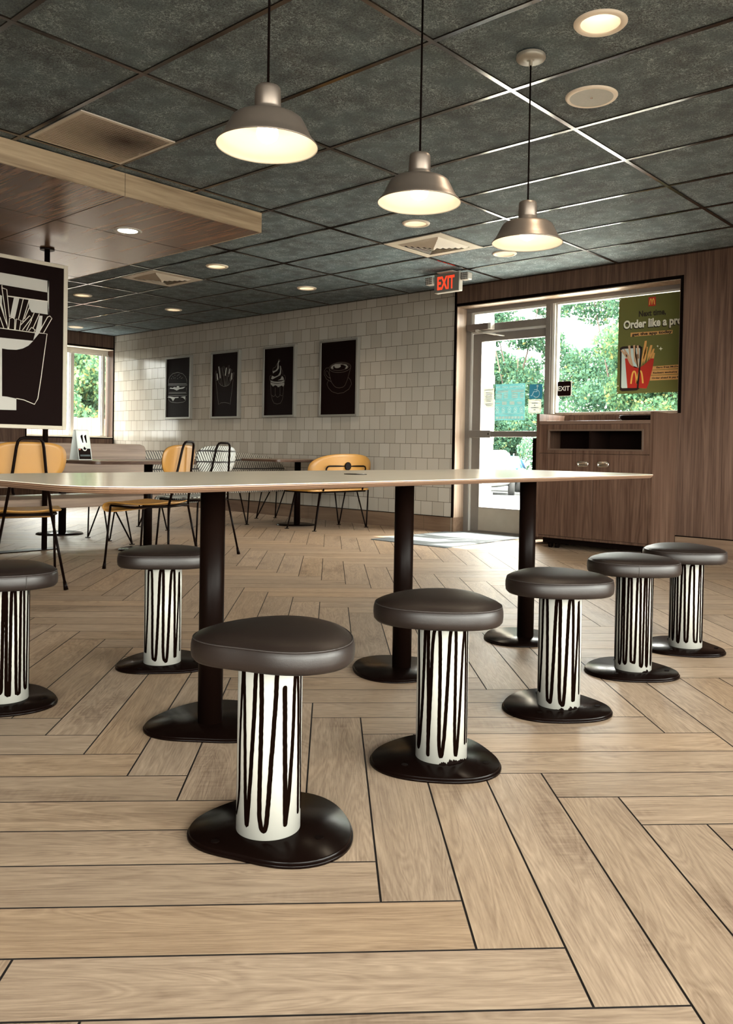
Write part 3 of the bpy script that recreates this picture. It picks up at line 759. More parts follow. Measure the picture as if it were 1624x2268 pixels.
def lamp_light(x, y, z, e, r, parent=None, spot=None):
    ld = bpy.data.lights.new('lamp_light', 'SPOT' if spot else 'POINT'); ld.energy = e; ld.color = (1.0, 0.80, 0.57); ld.shadow_soft_size = r
    if spot: ld.spot_size = radians(spot); ld.spot_blend = 0.7; ld.color = (1.0, 0.82, 0.60)
    o = bpy.data.objects.new('lamp_light', ld); col.objects.link(o); o.location = (x, y, z); return o
PEND = [(1.656, 'nearest and largest pendant lamp, brushed grey dome shade hanging on a black cord'), (2.385, 'middle pendant lamp of the three domes over the table'), (3.131, 'farthest pendant lamp, whose round canopy shows on the ceiling')]
for i, (y, lab) in enumerate(PEND):
    o = PW if i == 0 else copy_tree(PW)
    o.location = (-1.947, y, H - 0.003); o['label'] = lab
    lamp_light(-1.947, y, 1.765, PEND_W, 0.04)

# ================================================================== things in the ceiling
def downlight():
    t = thing('downlight', 'x', 'ceiling light', (0, 0, H), 0, 'round recessed ceiling lights')
    b = MB(); b.lathe([(0.078, -0.001), (0.084, -0.0075), (0.100, -0.0065), (0.106, 0.0), (0.106, 0.003)], 40); b.build('trim_ring', CREAM, t)
    b = MB(); b.lathe([(0.078, -0.001), (0.066, 0.045), (0.052, 0.085)], 40); b.build('reflector', SHADEIN, t)
    b = MB(); b.lathe([(0.0, 0.082), (0.03, 0.081), (0.053, 0.084)], 32); b.build('lens', LENS, t)
    return t
DLAB = ['nearest round ceiling light, above the far pendant canopy', 'round ceiling light just below the middle pendant shade', 'round ceiling light peeping out under the farthest pendant shade',
        'round ceiling light beside the far air vent, right of the soffit', 'round ceiling light farthest right along the tiled wall', 'round ceiling light near the burger picture wall corner', 'round ceiling light between white grid lines next to the hanging sign', 'round ceiling light farthest away above the left window']
d0 = downlight()
for i, (x, y) in enumerate(DOWN):
    if i < 8:
        o = d0 if i == 0 else copy_tree(d0)
        o.location = (x, y, H); o['label'] = DLAB[i]
    lamp_light(x, y, H - 0.012, DOWN_W, 0.05, spot=125)
# light in the wooden soffit
t = thing('soffit_light', 'round light set flush in the underside of the wooden soffit', 'ceiling light', (-5.472, 3.34, SZ))
b = MB(); b.lathe([(0.070, -0.002), (0.082, -0.007), (0.098, -0.006), (0.102, 0.0)], 40); b.build('trim_ring', ALUL, t)
b = MB(); b.lathe([(0.0, -0.0025), (0.071, -0.0025), (0.0715, -0.001)], 40); b.build('lens', LENS, t)
lamp_light(-5.472, 3.34, SZ - 0.015, DOWN_W * 0.6, 0.05, spot=125)
# loudspeaker
t = thing('ceiling_speaker', 'round cream loudspeaker grille with a centre screw in the ceiling', 'speaker', (-1.947, 3.684, H))
b = MB(); b.lathe([(0.103, -0.006), (0.112, -0.008), (0.120, -0.006), (0.124, 0.0), (0.124, 0.003)], 48); b.build('trim_ring', CREAM, t)
b = MB(); b.lathe([(0.0, -0.006), (0.09, -0.005), (0.104, -0.0055)], 48); b.build('grille', mat('pale_perforated_grille', (0.42, 0.41, 0.36), 0.55, noise=0.1, nscale=90), t)
b = MB(); b.lathe([(0.0, -0.0095), (0.004, -0.009), (0.0065, -0.006)], 14); b.build('screw', STEEL, t)
# square air diffusers
VENTM = mat('vent_off_white', (0.62, 0.56, 0.47), 0.5, noise=0.06); 
def vent(x, y, lab):
    t = thing('air_vent', lab, 'air vent', (x, y, H), 0, 'square ceiling air vents'); h = 0.295
    b = MB()
    b.box(-h, -h, -0.006, h, -0.215, 0.0); b.box(-h, 0.215, -0.006, h, h, 0.0); b.box(-h, -0.215, -0.006, -0.215, 0.215, 0.0); b.box(0.215, -0.215, -0.006, h, 0.215, 0.0); b.build('frame', VENTM, t)
    b = MB(); b.box(-0.215, -0.215, -0.001, 0.215, 0.215, 0.002); b.build('duct', BLACKM, t)
    for k in range(5):
        ro, ri = 0.212 - k * 0.036, 0.212 - k * 0.036 - 0.026; b = MB()
        zo, zi = -0.002 - 0.0018 * k, -0.020 - 0.0025 * k
        for s_ in range(4):
            a = s_ * pi / 2
            def rt(px, py, pz): return (px * cos(a) - py * sin(a), px * sin(a) + py * cos(a), pz)
            b.quad(rt(-ro, -ro, zo), rt(ro, -ro, zo), rt(ri, -ri, zi), rt(-ri, -ri, zi))
            b.quad(rt(-ri, -ri, zi), rt(ri, -ri, zi), rt(ri - 0.002, -ri + 0.002, zi + 0.003), rt(-ri + 0.002, -ri + 0.002, zi + 0.003))
        b.build('louver', VENTM, t, recalc=False)
    b = MB(); p = 0.03
    for s_ in range(4):
        a = s_ * pi / 2
        def rt(px, py, pz): return (px * cos(a) - py * sin(a), px * sin(a) + py * cos(a), pz)
        b.face([b.v(rt(-p, -p, -0.012)), b.v(rt(p, -p, -0.012)), b.v((0, 0, -0.045))])
    b.build('centre_cone', VENTM, t)
    return t
vent(-4.336, 5.512, 'square louvred air vent in the ceiling near the illuminated exit sign')
vent(-7.385, 4.905, 'square louvred air vent in the ceiling beyond the wooden soffit')
# return grille
def dirt_mat():
    t_ = NT('dusty_return_grille'); tc = t_.n('TexCoord')
    d = t_.n('VectorMath', operation='LENGTH'); t_.l(t_.mapping(tc.outputs['Object'], (4.2, 3.4, 0), (-0.35, -0.35, 0)), d.inputs[0])
    k = t_.ramp(t_.math('ADD', d.outputs['Value'], t_.math('MULTIPLY', t_.noise(tc.outputs['Object'], 7, 3), 0.5)), 0.25, 1.55)
    t_.base(t_.mix(k, (0.06, 0.033, 0.02), (0.50, 0.42, 0.33))); t_.b.inputs['Roughness'].default_value = 0.6; return t_.m
t = thing('return_air_grille', 'dusty square lattice air grille in the ceiling above the soffit edge', 'air vent', (-4.318, 2.470, H)); h = 0.285
b = MB(); b.box(-h, -h, -0.007, h, -h + 0.022, 0); b.box(-h, h - 0.022, -0.007, h, h, 0); b.box(-h, -h + 0.022, -0.007, -h + 0.022, h - 0.022, 0); b.box(h - 0.022, -h + 0.022, -0.007, h, h - 0.022, 0); b.build('frame', VENTM, t)
b = MB(); n = 30; q = (h - 0.022)
for i in range(n + 1):
    c = -q + 2 * q * i / n; b.box(c - 0.0024, -q, -0.0085, c + 0.0024, q, -0.001); b.box(-q, c - 0.0024, -0.0083, q, c + 0.0024, -0.001)
b.build('lattice', dirt_mat(), t)
b = MB(); b.box(-q, -q, -0.0008, q, q, 0.002); b.build('backing', mat('dusty_duct', (0.012, 0.007, 0.005), 0.9, noise=0.3), t)
# illuminated exit sign with emergency lamp heads
EX, EY = -4.858, 6.40
t = thing('exit_sign', 'illuminated red EXIT sign with two emergency lamp heads hanging from the ceiling', 'sign', (EX, EY, H - 0.003))
zz = H - 0.003
HOUS = mat('sign_housing_grey', (0.16, 0.15, 0.13), 0.45, noise=0.04)
b = MB(); b.box(-0.15, -0.012, 2.375 - zz, 0.15, 0.045, 2.558 - zz, 0.008); b.build('housing', ALUL, t)
b = MB(); b.box(-0.146, -0.0165, 2.381 - zz, 0.146, -0.0115, 2.552 - zz, 0.0015); b.build('face', HOUS, t)
b = MB(); b.box(-0.085, -0.06, -0.014, 0.10, 0.09, 0.0, 0.004); b.build('canopy', ALUL, t)
text_obj('EXIT', -0.108, 0.205, 2.403 - zz, 0.126, lambda u, v, d: (u, -0.0166 - d, v), RED_EXIT, t, 'letters', bold=0.028)
for s_ in (-1, 1):
    b = MB(); b.tube([(s_ * 0.15, 0.015, 2.50 - zz), (s_ * 0.185, 0.015, 2.50 - zz)], 0.014, 12); arm = b.build('lamp_arm', ALUL, t)
    b = MB(); cx = s_ * 0.212
    b.lathe([(0.0, 0.05), (0.03, 0.05), (0.044, 0.03), (0.050, 0.0)], 24) if False else b.box(cx - 0.045, -0.02, 2.468 - zz, cx + 0.045, 0.05, 2.54 - zz, 0.012, 3); hd = b.build('lamp_head', ALUL, t)
    b = MB()
    for r_ in range(4):
        for c_ in range(4):
            px = cx - 0.031 + c_ * 0.0205; pz = 2.478 - zz + r_ * 0.0175; b.box(px - 0.007, -0.025, pz - 0.006, px + 0.007, -0.0205, pz + 0.006, 0.002)
    b.build('lens', mat('clear_lens_grey', (0.10, 0.09, 0.08), 0.2, noise=0.1) if 'clear_lens_grey' not in bpy.data.materials else bpy.data.materials['clear_lens_grey'], hd)

# outlines of the prints, in metres on their own planes
ART = {'burger':{'lines':[[[-10.375,1.7662],[-10.3782,1.8128],[-10.3438,1.8654],[-10.2672,1.9069],[-10.147,1.9177],[-10.0277,1.8928],[-9.956,1.8453],[-9.9294,1.7937],[-9.9347,1.7486],[-10.3749,1.7636]],[[-10.3858,1.7537],[-9.9239,1.7381]],[[-10.3903,1.7539],[-10.3854,1.7356],[-9.9235,1.7204],[-9.9217,1.738]],[[-10.3581,1.7113],[-10.3654,1.6381],[-9.9426,1.6241],[-9.9313,1.693]],[[-10.3717,1.6215],[-9.9295,1.6123]],[[-10.3867,1.5935],[-9.9204,1.5818]],[[-10.3703,1.5569],[-10.3583,1.5217],[-10.3022,1.4945],[-10.1547,1.4818],[-10.0078,1.487],[-9.9527,1.5071],[-9.9365,1.5445]]],'fills':[[[-10.3444,1.6928],[-10.318,1.7073],[-10.2735,1.6967],[-10.2255,1.7116],[-10.1749,1.702],[-10.1601,1.7219],[-10.1166,1.7202],[-10.0987,1.6954],[-10.0512,1.6975],[-10.0126,1.7011],[-9.9593,1.7042],[-10.0122,1.6808],[-10.0982,1.6763],[-10.1674,1.6583],[-10.2402,1.6813]],[[-10.3972,1.5602],[-10.3708,1.5801],[-10.3151,1.5759],[-10.2266,1.5656],[-10.1218,1.5651],[-10.1215,1.5523],[-10.2044,1.5521],[-10.2561,1.5074],[-10.3012,1.5498],[-10.3704,1.5646]],[[-10.074,1.5611],[-10.0204,1.5672],[-9.952,1.5702],[-9.9615,1.52],[-10.0092,1.5491]]],'dots':[[-10.2662,1.8619],[-10.2161,1.8801],[-10.1633,1.8674],[-10.1137,1.8842],[-10.0807,1.8573],[-10.0371,1.8363],[-10.3032,1.8353],[-10.2108,1.8415],[-10.1494,1.8286],[-10.0584,1.8271],[-10.102,1.8456],[-10.2437,1.8391],[-10.1353,1.8789]]},'fries':{'lines':[[[-9.2584,1.7676],[-9.2112,1.7632],[-9.1889,1.726],[-9.1453,1.6942],[-9.0869,1.6775],[-9.0292,1.6777],[-8.9723,1.6935],[-8.9408,1.7279],[-8.9227,1.7652],[-8.885,1.7659],[-8.9078,1.6078],[-8.9417,1.4304],[-8.9667,1.4453],[-9.0531,1.4594],[-9.14,1.4567],[-9.192,1.4326],[-9.227,1.5945],[-9.2584,1.7676]],[[-9.1513,1.7004],[-9.1813,1.8223]],[[-9.0677,1.6792],[-9.1122,1.9452],[-9.0833,1.9473],[-9.0381,1.8157]],[[-9.1161,1.687],[-9.1642,1.9299],[-9.1313,1.9306],[-9.0997,1.8185]],[[-9.0102,1.683],[-8.9916,1.9567],[-8.9649,1.9552],[-8.9881,1.8014]],[[-9.0484,1.6785],[-9.0611,1.8167]],[[-9.035,1.678],[-9.0228,1.815],[-9.0458,1.8184]],[[-8.9912,1.6882],[-8.9105,1.8929],[-8.9258,1.9032],[-8.9843,1.8013]],[[-9.2547,1.7772],[-9.2763,1.863],[-9.2574,1.8985],[-9.2255,1.788]],[[-8.9264,1.763],[-8.885,1.8501],[-8.8625,1.8526],[-8.8982,1.7677]]],'fills':[[[-9.2095,1.9492],[-9.1862,1.9528],[-9.1535,1.7969],[-9.1668,1.7854]],[[-9.0425,1.9259],[-9.0196,1.9283],[-9.042,1.8206],[-9.0651,1.8217]],[[-8.9657,1.9076],[-8.9469,1.9138],[-8.9625,1.8479],[-8.9889,1.8373]],[[-9.2466,1.8555],[-9.2251,1.8593],[-9.2035,1.7689],[-9.233,1.7738]],[[-8.9227,1.8484],[-8.9039,1.8498],[-8.9078,1.7741],[-8.941,1.7375]]],'dots':[]},'sundae':{'lines':[[[-8.1263,1.6987],[-8.1142,1.5327],[-8.0622,1.5072],[-8.0255,1.5318],[-8.0167,1.5114],[-7.9889,1.4978],[-7.9563,1.5096],[-7.9459,1.532],[-7.9183,1.5148],[-7.8886,1.5211],[-7.8653,1.6879]],[[-8.0358,1.6218],[-8.0351,1.5302]],[[-7.9454,1.6275],[-7.9418,1.5292]],[[-8.1,1.5231],[-8.089,1.4676],[-8.0534,1.4254],[-7.9952,1.413],[-7.9325,1.4224],[-7.8968,1.4669],[-7.8858,1.5165]],[[-8.1292,1.7034],[-8.1469,1.7456],[-8.142,1.773],[-8.117,1.7811]],[[-7.8599,1.6877],[-7.845,1.7413],[-7.8563,1.7671],[-7.8835,1.7738]],[[-7.9902,1.9758],[-7.9669,1.9744],[-7.9489,1.9624],[-7.9527,1.9481]],[[-8.093,1.8258],[-8.0802,1.8711],[-8.0362,1.8825],[-8.0029,1.9309]],[[-7.9262,1.863],[-7.898,1.8162],[-7.8972,1.7799]]],'fills':[[[-7.9804,1.9642],[-7.9611,1.9595],[-7.9527,1.9508],[-7.9795,1.9278],[-7.9651,1.8924],[-7.9698,1.8607],[-8.0075,1.8326],[-8.0486,1.8191],[-8.0828,1.8024],[-8.0876,1.8329],[-8.0352,1.8395],[-8.0015,1.867],[-7.996,1.9305]],[[-7.9516,1.9007],[-7.9294,1.8814],[-7.9275,1.7995],[-7.9446,1.7731],[-8.0058,1.7558],[-8.0881,1.7293],[-8.116,1.7351],[-8.1002,1.7757],[-8.0472,1.7595],[-7.9856,1.775],[-7.9523,1.8098],[-7.9451,1.8549]],[[-7.9104,1.7669],[-7.8828,1.743],[-7.8713,1.7135],[-7.9911,1.7114],[-7.9367,1.7272]],[[-8.1267,1.7171],[-8.0597,1.7005],[-7.9934,1.695],[-7.9225,1.6975],[-7.8658,1.7097],[-7.868,1.688],[-7.9152,1.6773],[-7.9902,1.6748],[-8.0662,1.6825],[-8.1235,1.6986]],[[-8.129,1.6915],[-8.0452,1.6725],[-7.9832,1.6673],[-7.8652,1.6807],[-7.8645,1.6517],[-7.8869,1.6272],[-7.9077,1.6443],[-7.9281,1.6469],[-7.9591,1.6326],[-7.9822,1.6234],[-8.0032,1.6434],[-8.0379,1.653],[-8.079,1.6362],[-8.0976,1.6608],[-8.1143,1.6614],[-8.1229,1.671]]],'dots':[]},'coffee':{'lines':[[[-6.7166,1.8214],[-6.7188,1.8082],[-6.7295,1.7954],[-6.7483,1.7837],[-6.7743,1.7737],[-6.8063,1.7658],[-6.8426,1.7604],[-6.8817,1.7579],[-6.9214,1.7584],[-6.9598,1.7618],[-6.995,1.7681],[-7.0252,1.7769],[-7.0486,1.7877],[-7.0642,1.8002],[-7.071,1.8135],[-7.0688,1.827],[-7.0575,1.8401],[-7.0379,1.8519],[-7.011,1.862],[-6.9782,1.8698],[-6.9411,1.8749],[-6.9018,1.8772],[-6.8622,1.8764],[-6.8242,1.8727],[-6.7898,1.8662],[-6.7606,1.8574],[-6.7381,1.8466],[-6.7232,1.8344],[-6.7166,1.8214]],[[-6.7457,1.8278],[-6.7478,1.8183],[-6.7573,1.8091],[-6.7737,1.8007],[-6.7962,1.7934],[-6.8237,1.7877],[-6.8549,1.7838],[-6.8883,1.7819],[-6.9221,1.7821],[-6.9548,1.7845],[-6.9847,1.7889],[-7.0101,1.7951],[-7.0298,1.8028],[-7.0428,1.8117],[-7.0483,1.8211],[-7.046,1.8308],[-7.0362,1.8401],[-7.0192,1.8487],[-6.9961,1.8559],[-6.9679,1.8616],[-6.9362,1.8654],[-6.9026,1.8671],[-6.8688,1.8667],[-6.8365,1.8641],[-6.8073,1.8596],[-6.7825,1.8534],[-6.7635,1.8458],[-6.751,1.8371],[-6.7457,1.8278]],[[-7.072,1.8115],[-7.0586,1.7061],[-7.0294,1.6491],[-6.9861,1.6046],[-6.9496,1.5835],[-6.8993,1.5766],[-6.8425,1.5821],[-6.8075,1.6003],[-6.7737,1.6596],[-6.7406,1.7423],[-6.7166,1.8124]],[[-7.0759,1.8229],[-7.1248,1.8212],[-7.1547,1.7882],[-7.1537,1.7449],[-7.1156,1.6914],[-7.0295,1.6516]],[[-7.0462,1.6927],[-7.0869,1.7719],[-7.1118,1.7903],[-7.1324,1.7784],[-7.1292,1.7481],[-7.0979,1.7165],[-7.0462,1.6927]],[[-7.0822,1.6728],[-7.1057,1.6307],[-7.0827,1.5867],[-7.0208,1.5373],[-6.924,1.5111],[-6.8292,1.5182],[-6.7422,1.5574],[-6.7005,1.6146],[-6.7155,1.6614],[-6.7534,1.6924]]],'fills':[[[-7.0454,1.8187],[-7.0278,1.8418],[-6.9679,1.8599],[-6.8725,1.8589],[-6.7897,1.8458],[-6.7611,1.8224],[-6.7769,1.7988],[-6.812,1.7964],[-6.789,1.8163],[-6.8071,1.8367],[-6.8664,1.8501],[-6.9557,1.8482],[-7.0094,1.8323],[-7.0004,1.8078],[-7.0173,1.8053]],[[-6.8787,1.8362],[-6.8799,1.8292],[-6.8869,1.8225],[-6.8991,1.817],[-6.9149,1.8132],[-6.9326,1.8116],[-6.9503,1.8124],[-6.9658,1.8154],[-6.9774,1.8204],[-6.9837,1.8268],[-6.9841,1.8338],[-6.9784,1.8406],[-6.9674,1.8465],[-6.9523,1.8507],[-6.9348,1.8529],[-6.9169,1.8527],[-6.9008,1.8502],[-6.8882,1.8457],[-6.8804,1.8396]]],'dots':[]},'sign':{'fills':[[[2.757,2.162],[3.2387,2.1601],[3.2311,2.0662],[2.7578,2.072]],[[3.2254,2.1624],[3.2387,2.1601],[3.2416,1.8909],[3.231,1.8921]],[[2.9083,1.9942],[3.2318,1.9951],[3.2416,1.8909],[3.0992,1.8914],[3.0784,1.9229],[3.0777,1.984],[3.0726,1.9845],[3.0294,1.9857],[2.9998,1.985],[2.9084,1.985]],[[2.9579,1.985],[2.9998,1.985],[2.9681,1.8335],[2.9608,1.8202],[2.9513,1.8301],[2.9284,1.8308]],[[3.1622,1.8728],[3.1883,1.875],[3.1815,1.7792],[3.1656,1.7363],[3.1144,1.6706],[3.133,1.7419]],[[2.7615,1.6679],[2.8516,1.6648],[3.1144,1.6675],[3.0763,1.6258],[3.032,1.5993],[2.9818,1.5836],[2.9136,1.5797],[2.8694,1.5826],[2.7622,1.5836]],[[2.7622,1.5836],[2.8694,1.5826],[2.8729,1.2159],[2.7656,1.2155]],[[2.7656,1.2155],[2.8729,1.2159],[2.9109,1.2152],[2.9843,1.204],[2.9852,1.1141],[2.7665,1.1098]],[[2.7585,1.9927],[2.8485,1.9912],[2.8656,1.9847],[2.8649,1.9237],[2.8878,1.8353],[2.8429,1.9388],[2.7588,1.9566]]],'lines':[[[3.1656,1.7356],[3.2274,1.7365],[3.2066,1.5792],[3.1824,1.3867],[3.1568,1.214],[3.13,1.1671],[3.0424,1.198],[2.9843,1.2053]],[[2.7609,1.7341],[2.8509,1.7372],[3.1299,1.7333]],[[2.8642,2.0667],[2.8644,2.0454],[2.912,1.7403]],[[2.8644,2.0472],[2.9017,2.039],[2.9247,1.8279]],[[2.8491,1.9275],[2.9151,1.7407]],[[2.8501,1.8242],[2.8813,1.7397]],[[2.9194,1.7382],[2.9248,1.8205],[2.9482,1.8297],[2.967,1.818],[2.9647,1.7393]],[[2.9709,1.7401],[2.9782,1.8237],[3.0159,1.815],[3.0041,1.7403]],[[3.0125,1.7804],[3.0835,1.8624],[3.1009,1.8478],[3.0274,1.7419]],[[3.0313,1.9859],[2.9951,1.8247]],[[3.0777,1.984],[3.0268,1.807]],[[3.0998,1.832],[3.0591,1.7425]],[[3.1198,1.8898],[3.0935,1.8249]],[[3.0764,1.7415],[3.1004,1.7725],[3.1296,1.7553],[3.1201,1.7404]],[[3.162,1.8873],[3.1121,1.7677]],[[3.1732,1.7624],[3.2299,1.8709],[3.2483,1.8816],[3.2665,1.8649],[3.1983,1.7401]],[[3.0784,1.9229],[3.0424,1.8308]],[[2.9084,1.9911],[3.2318,1.9951]]]},'poster':{'corners':[[-3.5116,2.3027],[-2.9352,2.302],[-2.9325,1.4136],[-3.5165,1.4124]],'logo':[[-3.2297,2.279],[-3.1592,2.2748],[-3.1584,2.1973],[-3.2279,2.2003]],'m':[[-3.2178,2.2159],[-3.2057,2.2598],[-3.1951,2.2537],[-3.1927,2.2198],[-3.1837,2.2549],[-3.1769,2.2542],[-3.1681,2.2133]],'t1':[[-3.3173,2.112],[-3.0636,2.1034],[-3.3186,2.1669]],'t2':[[-3.4619,2.0125],[-2.934,2.0029],[-3.4639,2.0948]],'t3':[[-3.3798,1.9393],[-3.0028,1.9398],[-3.3806,1.9726]],'t3bg':[[-3.3929,1.971],[-2.9983,1.9641],[-2.9986,1.9345],[-3.3921,1.9342]],'b1':[[-3.1783,1.6554],[-2.9359,1.6595],[-2.9351,1.6275],[-3.1802,1.6243]],'b2':[[-3.1801,1.6203],[-2.935,1.6226],[-2.9365,1.5809],[-3.1895,1.5756]],'b3':[[-3.1894,1.5715],[-2.9364,1.576],[-2.9351,1.5243],[-3.1977,1.5256]],'l1':[[-3.1388,1.6332],[-2.9352,1.6324]],'l2':[[-3.1699,1.5872],[-2.9342,1.5882]],'l3':[[-3.1808,1.5425],[-2.933,1.5414]],'phone':[[-3.4935,1.8399],[-3.4691,1.8511],[-3.3015,1.8496],[-3.2825,1.8331],[-3.2975,1.4563],[-3.3133,1.4467],[-3.4649,1.4427],[-3.4861,1.4579]],'phonein':[[-3.4766,1.8233],[-3.4548,1.828],[-3.3063,1.8272],[-3.2981,1.8165],[-3.3084,1.4668],[-3.4162,1.4647],[-3.4654,1.4649],[-3.4733,1.4729]],'carton':[[-3.4418,1.7389],[-3.4063,1.7368],[-3.3832,1.6741],[-3.3449,1.6491],[-3.3046,1.6444],[-3.26,1.6673],[-3.2186,1.7003],[-3.193,1.724],[-3.1627,1.7222],[-3.1751,1.6326],[-3.2086,1.4984],[-3.2285,1.4538],[-3.2976,1.4614],[-3.4124,1.4645]],'arch':[[-3.3791,1.5001],[-3.37,1.5712],[-3.3547,1.6113],[-3.3413,1.6132],[-3.3274,1.5896],[-3.3147,1.5077]],'arch2':[[-3.3147,1.5077],[-3.3056,1.5734],[-3.2905,1.6082],[-3.2825,1.6078],[-3.2682,1.5666],[-3.2623,1.4955]],'f1':[[-3.4874,1.8137],[-3.4739,1.8231],[-3.4178,1.7631],[-3.4254,1.7379]],'f2':[[-3.4602,1.8248],[-3.4466,1.829],[-3.4015,1.762],[-3.3832,1.6741],[-3.3999,1.6954]],'f3':[[-3.4146,1.855],[-3.3929,1.8561],[-3.3853,1.761],[-3.3558,1.6573],[-3.3832,1.6741]],'f4':[[-3.3659,1.8542],[-3.3445,1.8577],[-3.3448,1.7585],[-3.3128,1.6499],[-3.3517,1.708]],'f5':[[-3.3309,1.8492],[-3.3122,1.8504],[-3.3013,1.7305],[-3.3199,1.7265]],'f6':[[-3.2547,1.8867],[-3.2346,1.8878],[-3.2441,1.7775],[-3.281,1.6584],[-3.2825,1.7192]],'f7':[[-3.2428,1.8329],[-3.2228,1.8315],[-3.2402,1.7218],[-3.2603,1.6775],[-3.2668,1.7284]],'f8':[[-3.2011,1.8451],[-3.1812,1.8437],[-3.1991,1.7595],[-3.229,1.6959],[-3.2253,1.7612]],'f9':[[-3.1767,1.8083],[-3.1596,1.8122],[-3.168,1.7726],[-3.2084,1.7098],[-3.2041,1.7498]],'f10':[[-3.168,1.7726],[-3.155,1.7718],[-3.1643,1.7223],[-3.193,1.724]],'f11':[[-3.337,1.7682],[-3.3157,1.772],[-3.3046,1.6444],[-3.3236,1.6556]],'star1':[[-3.1031,1.8258],[-3.0976,1.8104],[-3.0836,1.806],[-3.0973,1.8005],[-3.1011,1.7873],[-3.1066,1.8011],[-3.1212,1.8071],[-3.1079,1.8111]],'star2':[[-3.1334,1.8413],[-3.1301,1.8341],[-3.1217,1.8305],[-3.1294,1.8281],[-3.1318,1.8203],[-3.1351,1.8285],[-3.1425,1.832],[-3.1353,1.835]]}}

# ================================================================== framed pictures on the tiles
PICS = [('burger', -10.447, -9.825, 2.145, 1.249, 'framed black picture with a white line drawing of a burger', 'leftmost'),
        ('fries', -9.362, -8.757, 2.149, 1.245, 'framed black picture with a white line drawing of a carton of fries', ''),
        ('sundae', -8.273, -7.668, 2.146, 1.246, 'framed black picture with a drawing of a swirled ice cream in a glass', ''),
        ('coffee', -7.232, -6.602, 2.150, 1.240, 'framed black picture with a drawing of a coffee cup on a saucer', '')]
PICBLACK = mat('black_print_ground', (0.0045, 0.0012, 0.0008), 0.7, 0, 0.05)
FRM = mat('grey_picture_frame', (0.20, 0.185, 0.16), 0.4, 0.2, noise=0.05)
for key, x0, x1, z1, z0, lab, _ in PICS:
    cx, cz = (x0 + x1) / 2, z0
    t = thing('framed_picture', lab, 'picture', (cx, WY, cz), 0, 'framed food drawings on the tiled wall')
    def loc3(u, v, d, cx=cx, cz=cz): return (u - cx, -0.034 - d, v - cz)
    b = MB(); b.M = Matrix.Translation((-cx, -WY, -cz)); f_ = 0.026; yf = WY - 0.048
    b.box(x0, yf, z0, x0 + f_, WY - 0.001, z1, 0.002); b.box(x1 - f_, yf, z0, x1, WY - 0.001, z1, 0.002)
    b.box(x0 + f_, yf, z0, x1 - f_, WY - 0.001, z0 + f_, 0.002); b.box(x0 + f_, yf, z1 - f_, x1 - f_, WY - 0.001, z1, 0.002); b.build('frame', FRM, t)
    b = MB(); b.M = Matrix.Translation((-cx, -WY, -cz)); b.box(x0 + f_, WY - 0.033, z0 + f_, x1 - f_, WY - 0.005, z1 - f_); pr = b.build('print', PICBLACK, t)
    b = MB(); A = ART[key]
    for ln in A['lines']: b.ribbon(ln, 0.0048, loc3, 0.0004)
    for q in A['dots']:
        b.face([b.v(loc3(q[0] + 0.006 * cos(k * pi / 4), q[1] + 0.005 * sin(k * pi / 4), 0.0004)) for k in range(8)])
    b.build('line_drawing', THININK, pr, recalc=False)
    for pl in A['fills']:
        b = MB(); b.face([b.v(loc3(u, v, 0.0008)) for u, v in pl])
        bmesh.ops.triangulate(b.bm, faces=b.bm.faces, ngon_method='EAR_CLIP'); b.build('white_shape', GREYINK, pr, recalc=False)

# ================================================================== big sign hung between soffit and floor
PX = -6.50
t = thing('hanging_menu_sign', 'large black and white sign of fries hung on black poles from the soffit', 'sign', (PX, 3.25, 0))
def at_sg(b): b.M = Matrix.Translation((-PX, -3.25, 0)); return b
SY0, SY1, SZ0, SZ1 = 1.95, 3.398, 0.973, 2.308
b = at_sg(MB()); b.box(PX - 0.02, SY0, SZ0, PX + 0.05, SY0 + 0.035, SZ1, 0.003); b.box(PX - 0.02, SY1 - 0.035, SZ0, PX + 0.05, SY1, SZ1, 0.003)
b.box(PX - 0.02, SY0 + 0.035, SZ0, PX + 0.05, SY1 - 0.035, SZ0 + 0.03, 0.003); b.box(PX - 0.02, SY0 + 0.035, SZ1 - 0.03, PX + 0.05, SY1 - 0.035, SZ1, 0.003); b.build('frame', mat('cream_sign_frame', (0.42, 0.37, 0.29), 0.45, noise=0.05), t)
b = at_sg(MB()); b.box(PX - 0.018, SY0 + 0.03, SZ0 + 0.025, PX + 0.045, SY1 - 0.03, SZ1 - 0.025); pn = b.build('panel', PICBLACK, t)
SIGNW = mat('white_sign_print', (0.34, 0.32, 0.285), 0.5, noise=0.03); SIGNL = mat('cream_sign_line', (0.5, 0.45, 0.37), 0.5, noise=0.03)
def sg3(u, v, d): return (0.0455 + d, u - 3.25, v)
for pl in ART['sign']['fills']:
    b = MB(); b.face([b.v(sg3(u, v, 0.0005)) for u, v in pl])
    bmesh.ops.triangulate(b.bm, faces=b.bm.faces, ngon_method='EAR_CLIP'); b.build('white_shape', SIGNW, pn, recalc=False)
b = MB()
for ln in ART['sign']['lines']: b.ribbon(ln, 0.0058, sg3, 0.0010)
b.build('line_drawing', SIGNL, pn, recalc=False)
for yy in (3.245, 2.10):
    b = at_sg(MB()); b.cyl(PX, yy, 0.006, SZ - 0.006, 0.0215, 20); pl = b.build('pole', BLACK, t)
    b = at_sg(MB()); b.cyl(PX, yy, SZ - 0.012, SZ, 0.055, 28); b.build('flange', BLACK, pl)
b = at_sg(MB()); b.box(PX - 0.06, 1.95, 0.0, PX + 0.06, 3.34, 0.008, 0.002); b.build('floor_plate', BLACK, t)

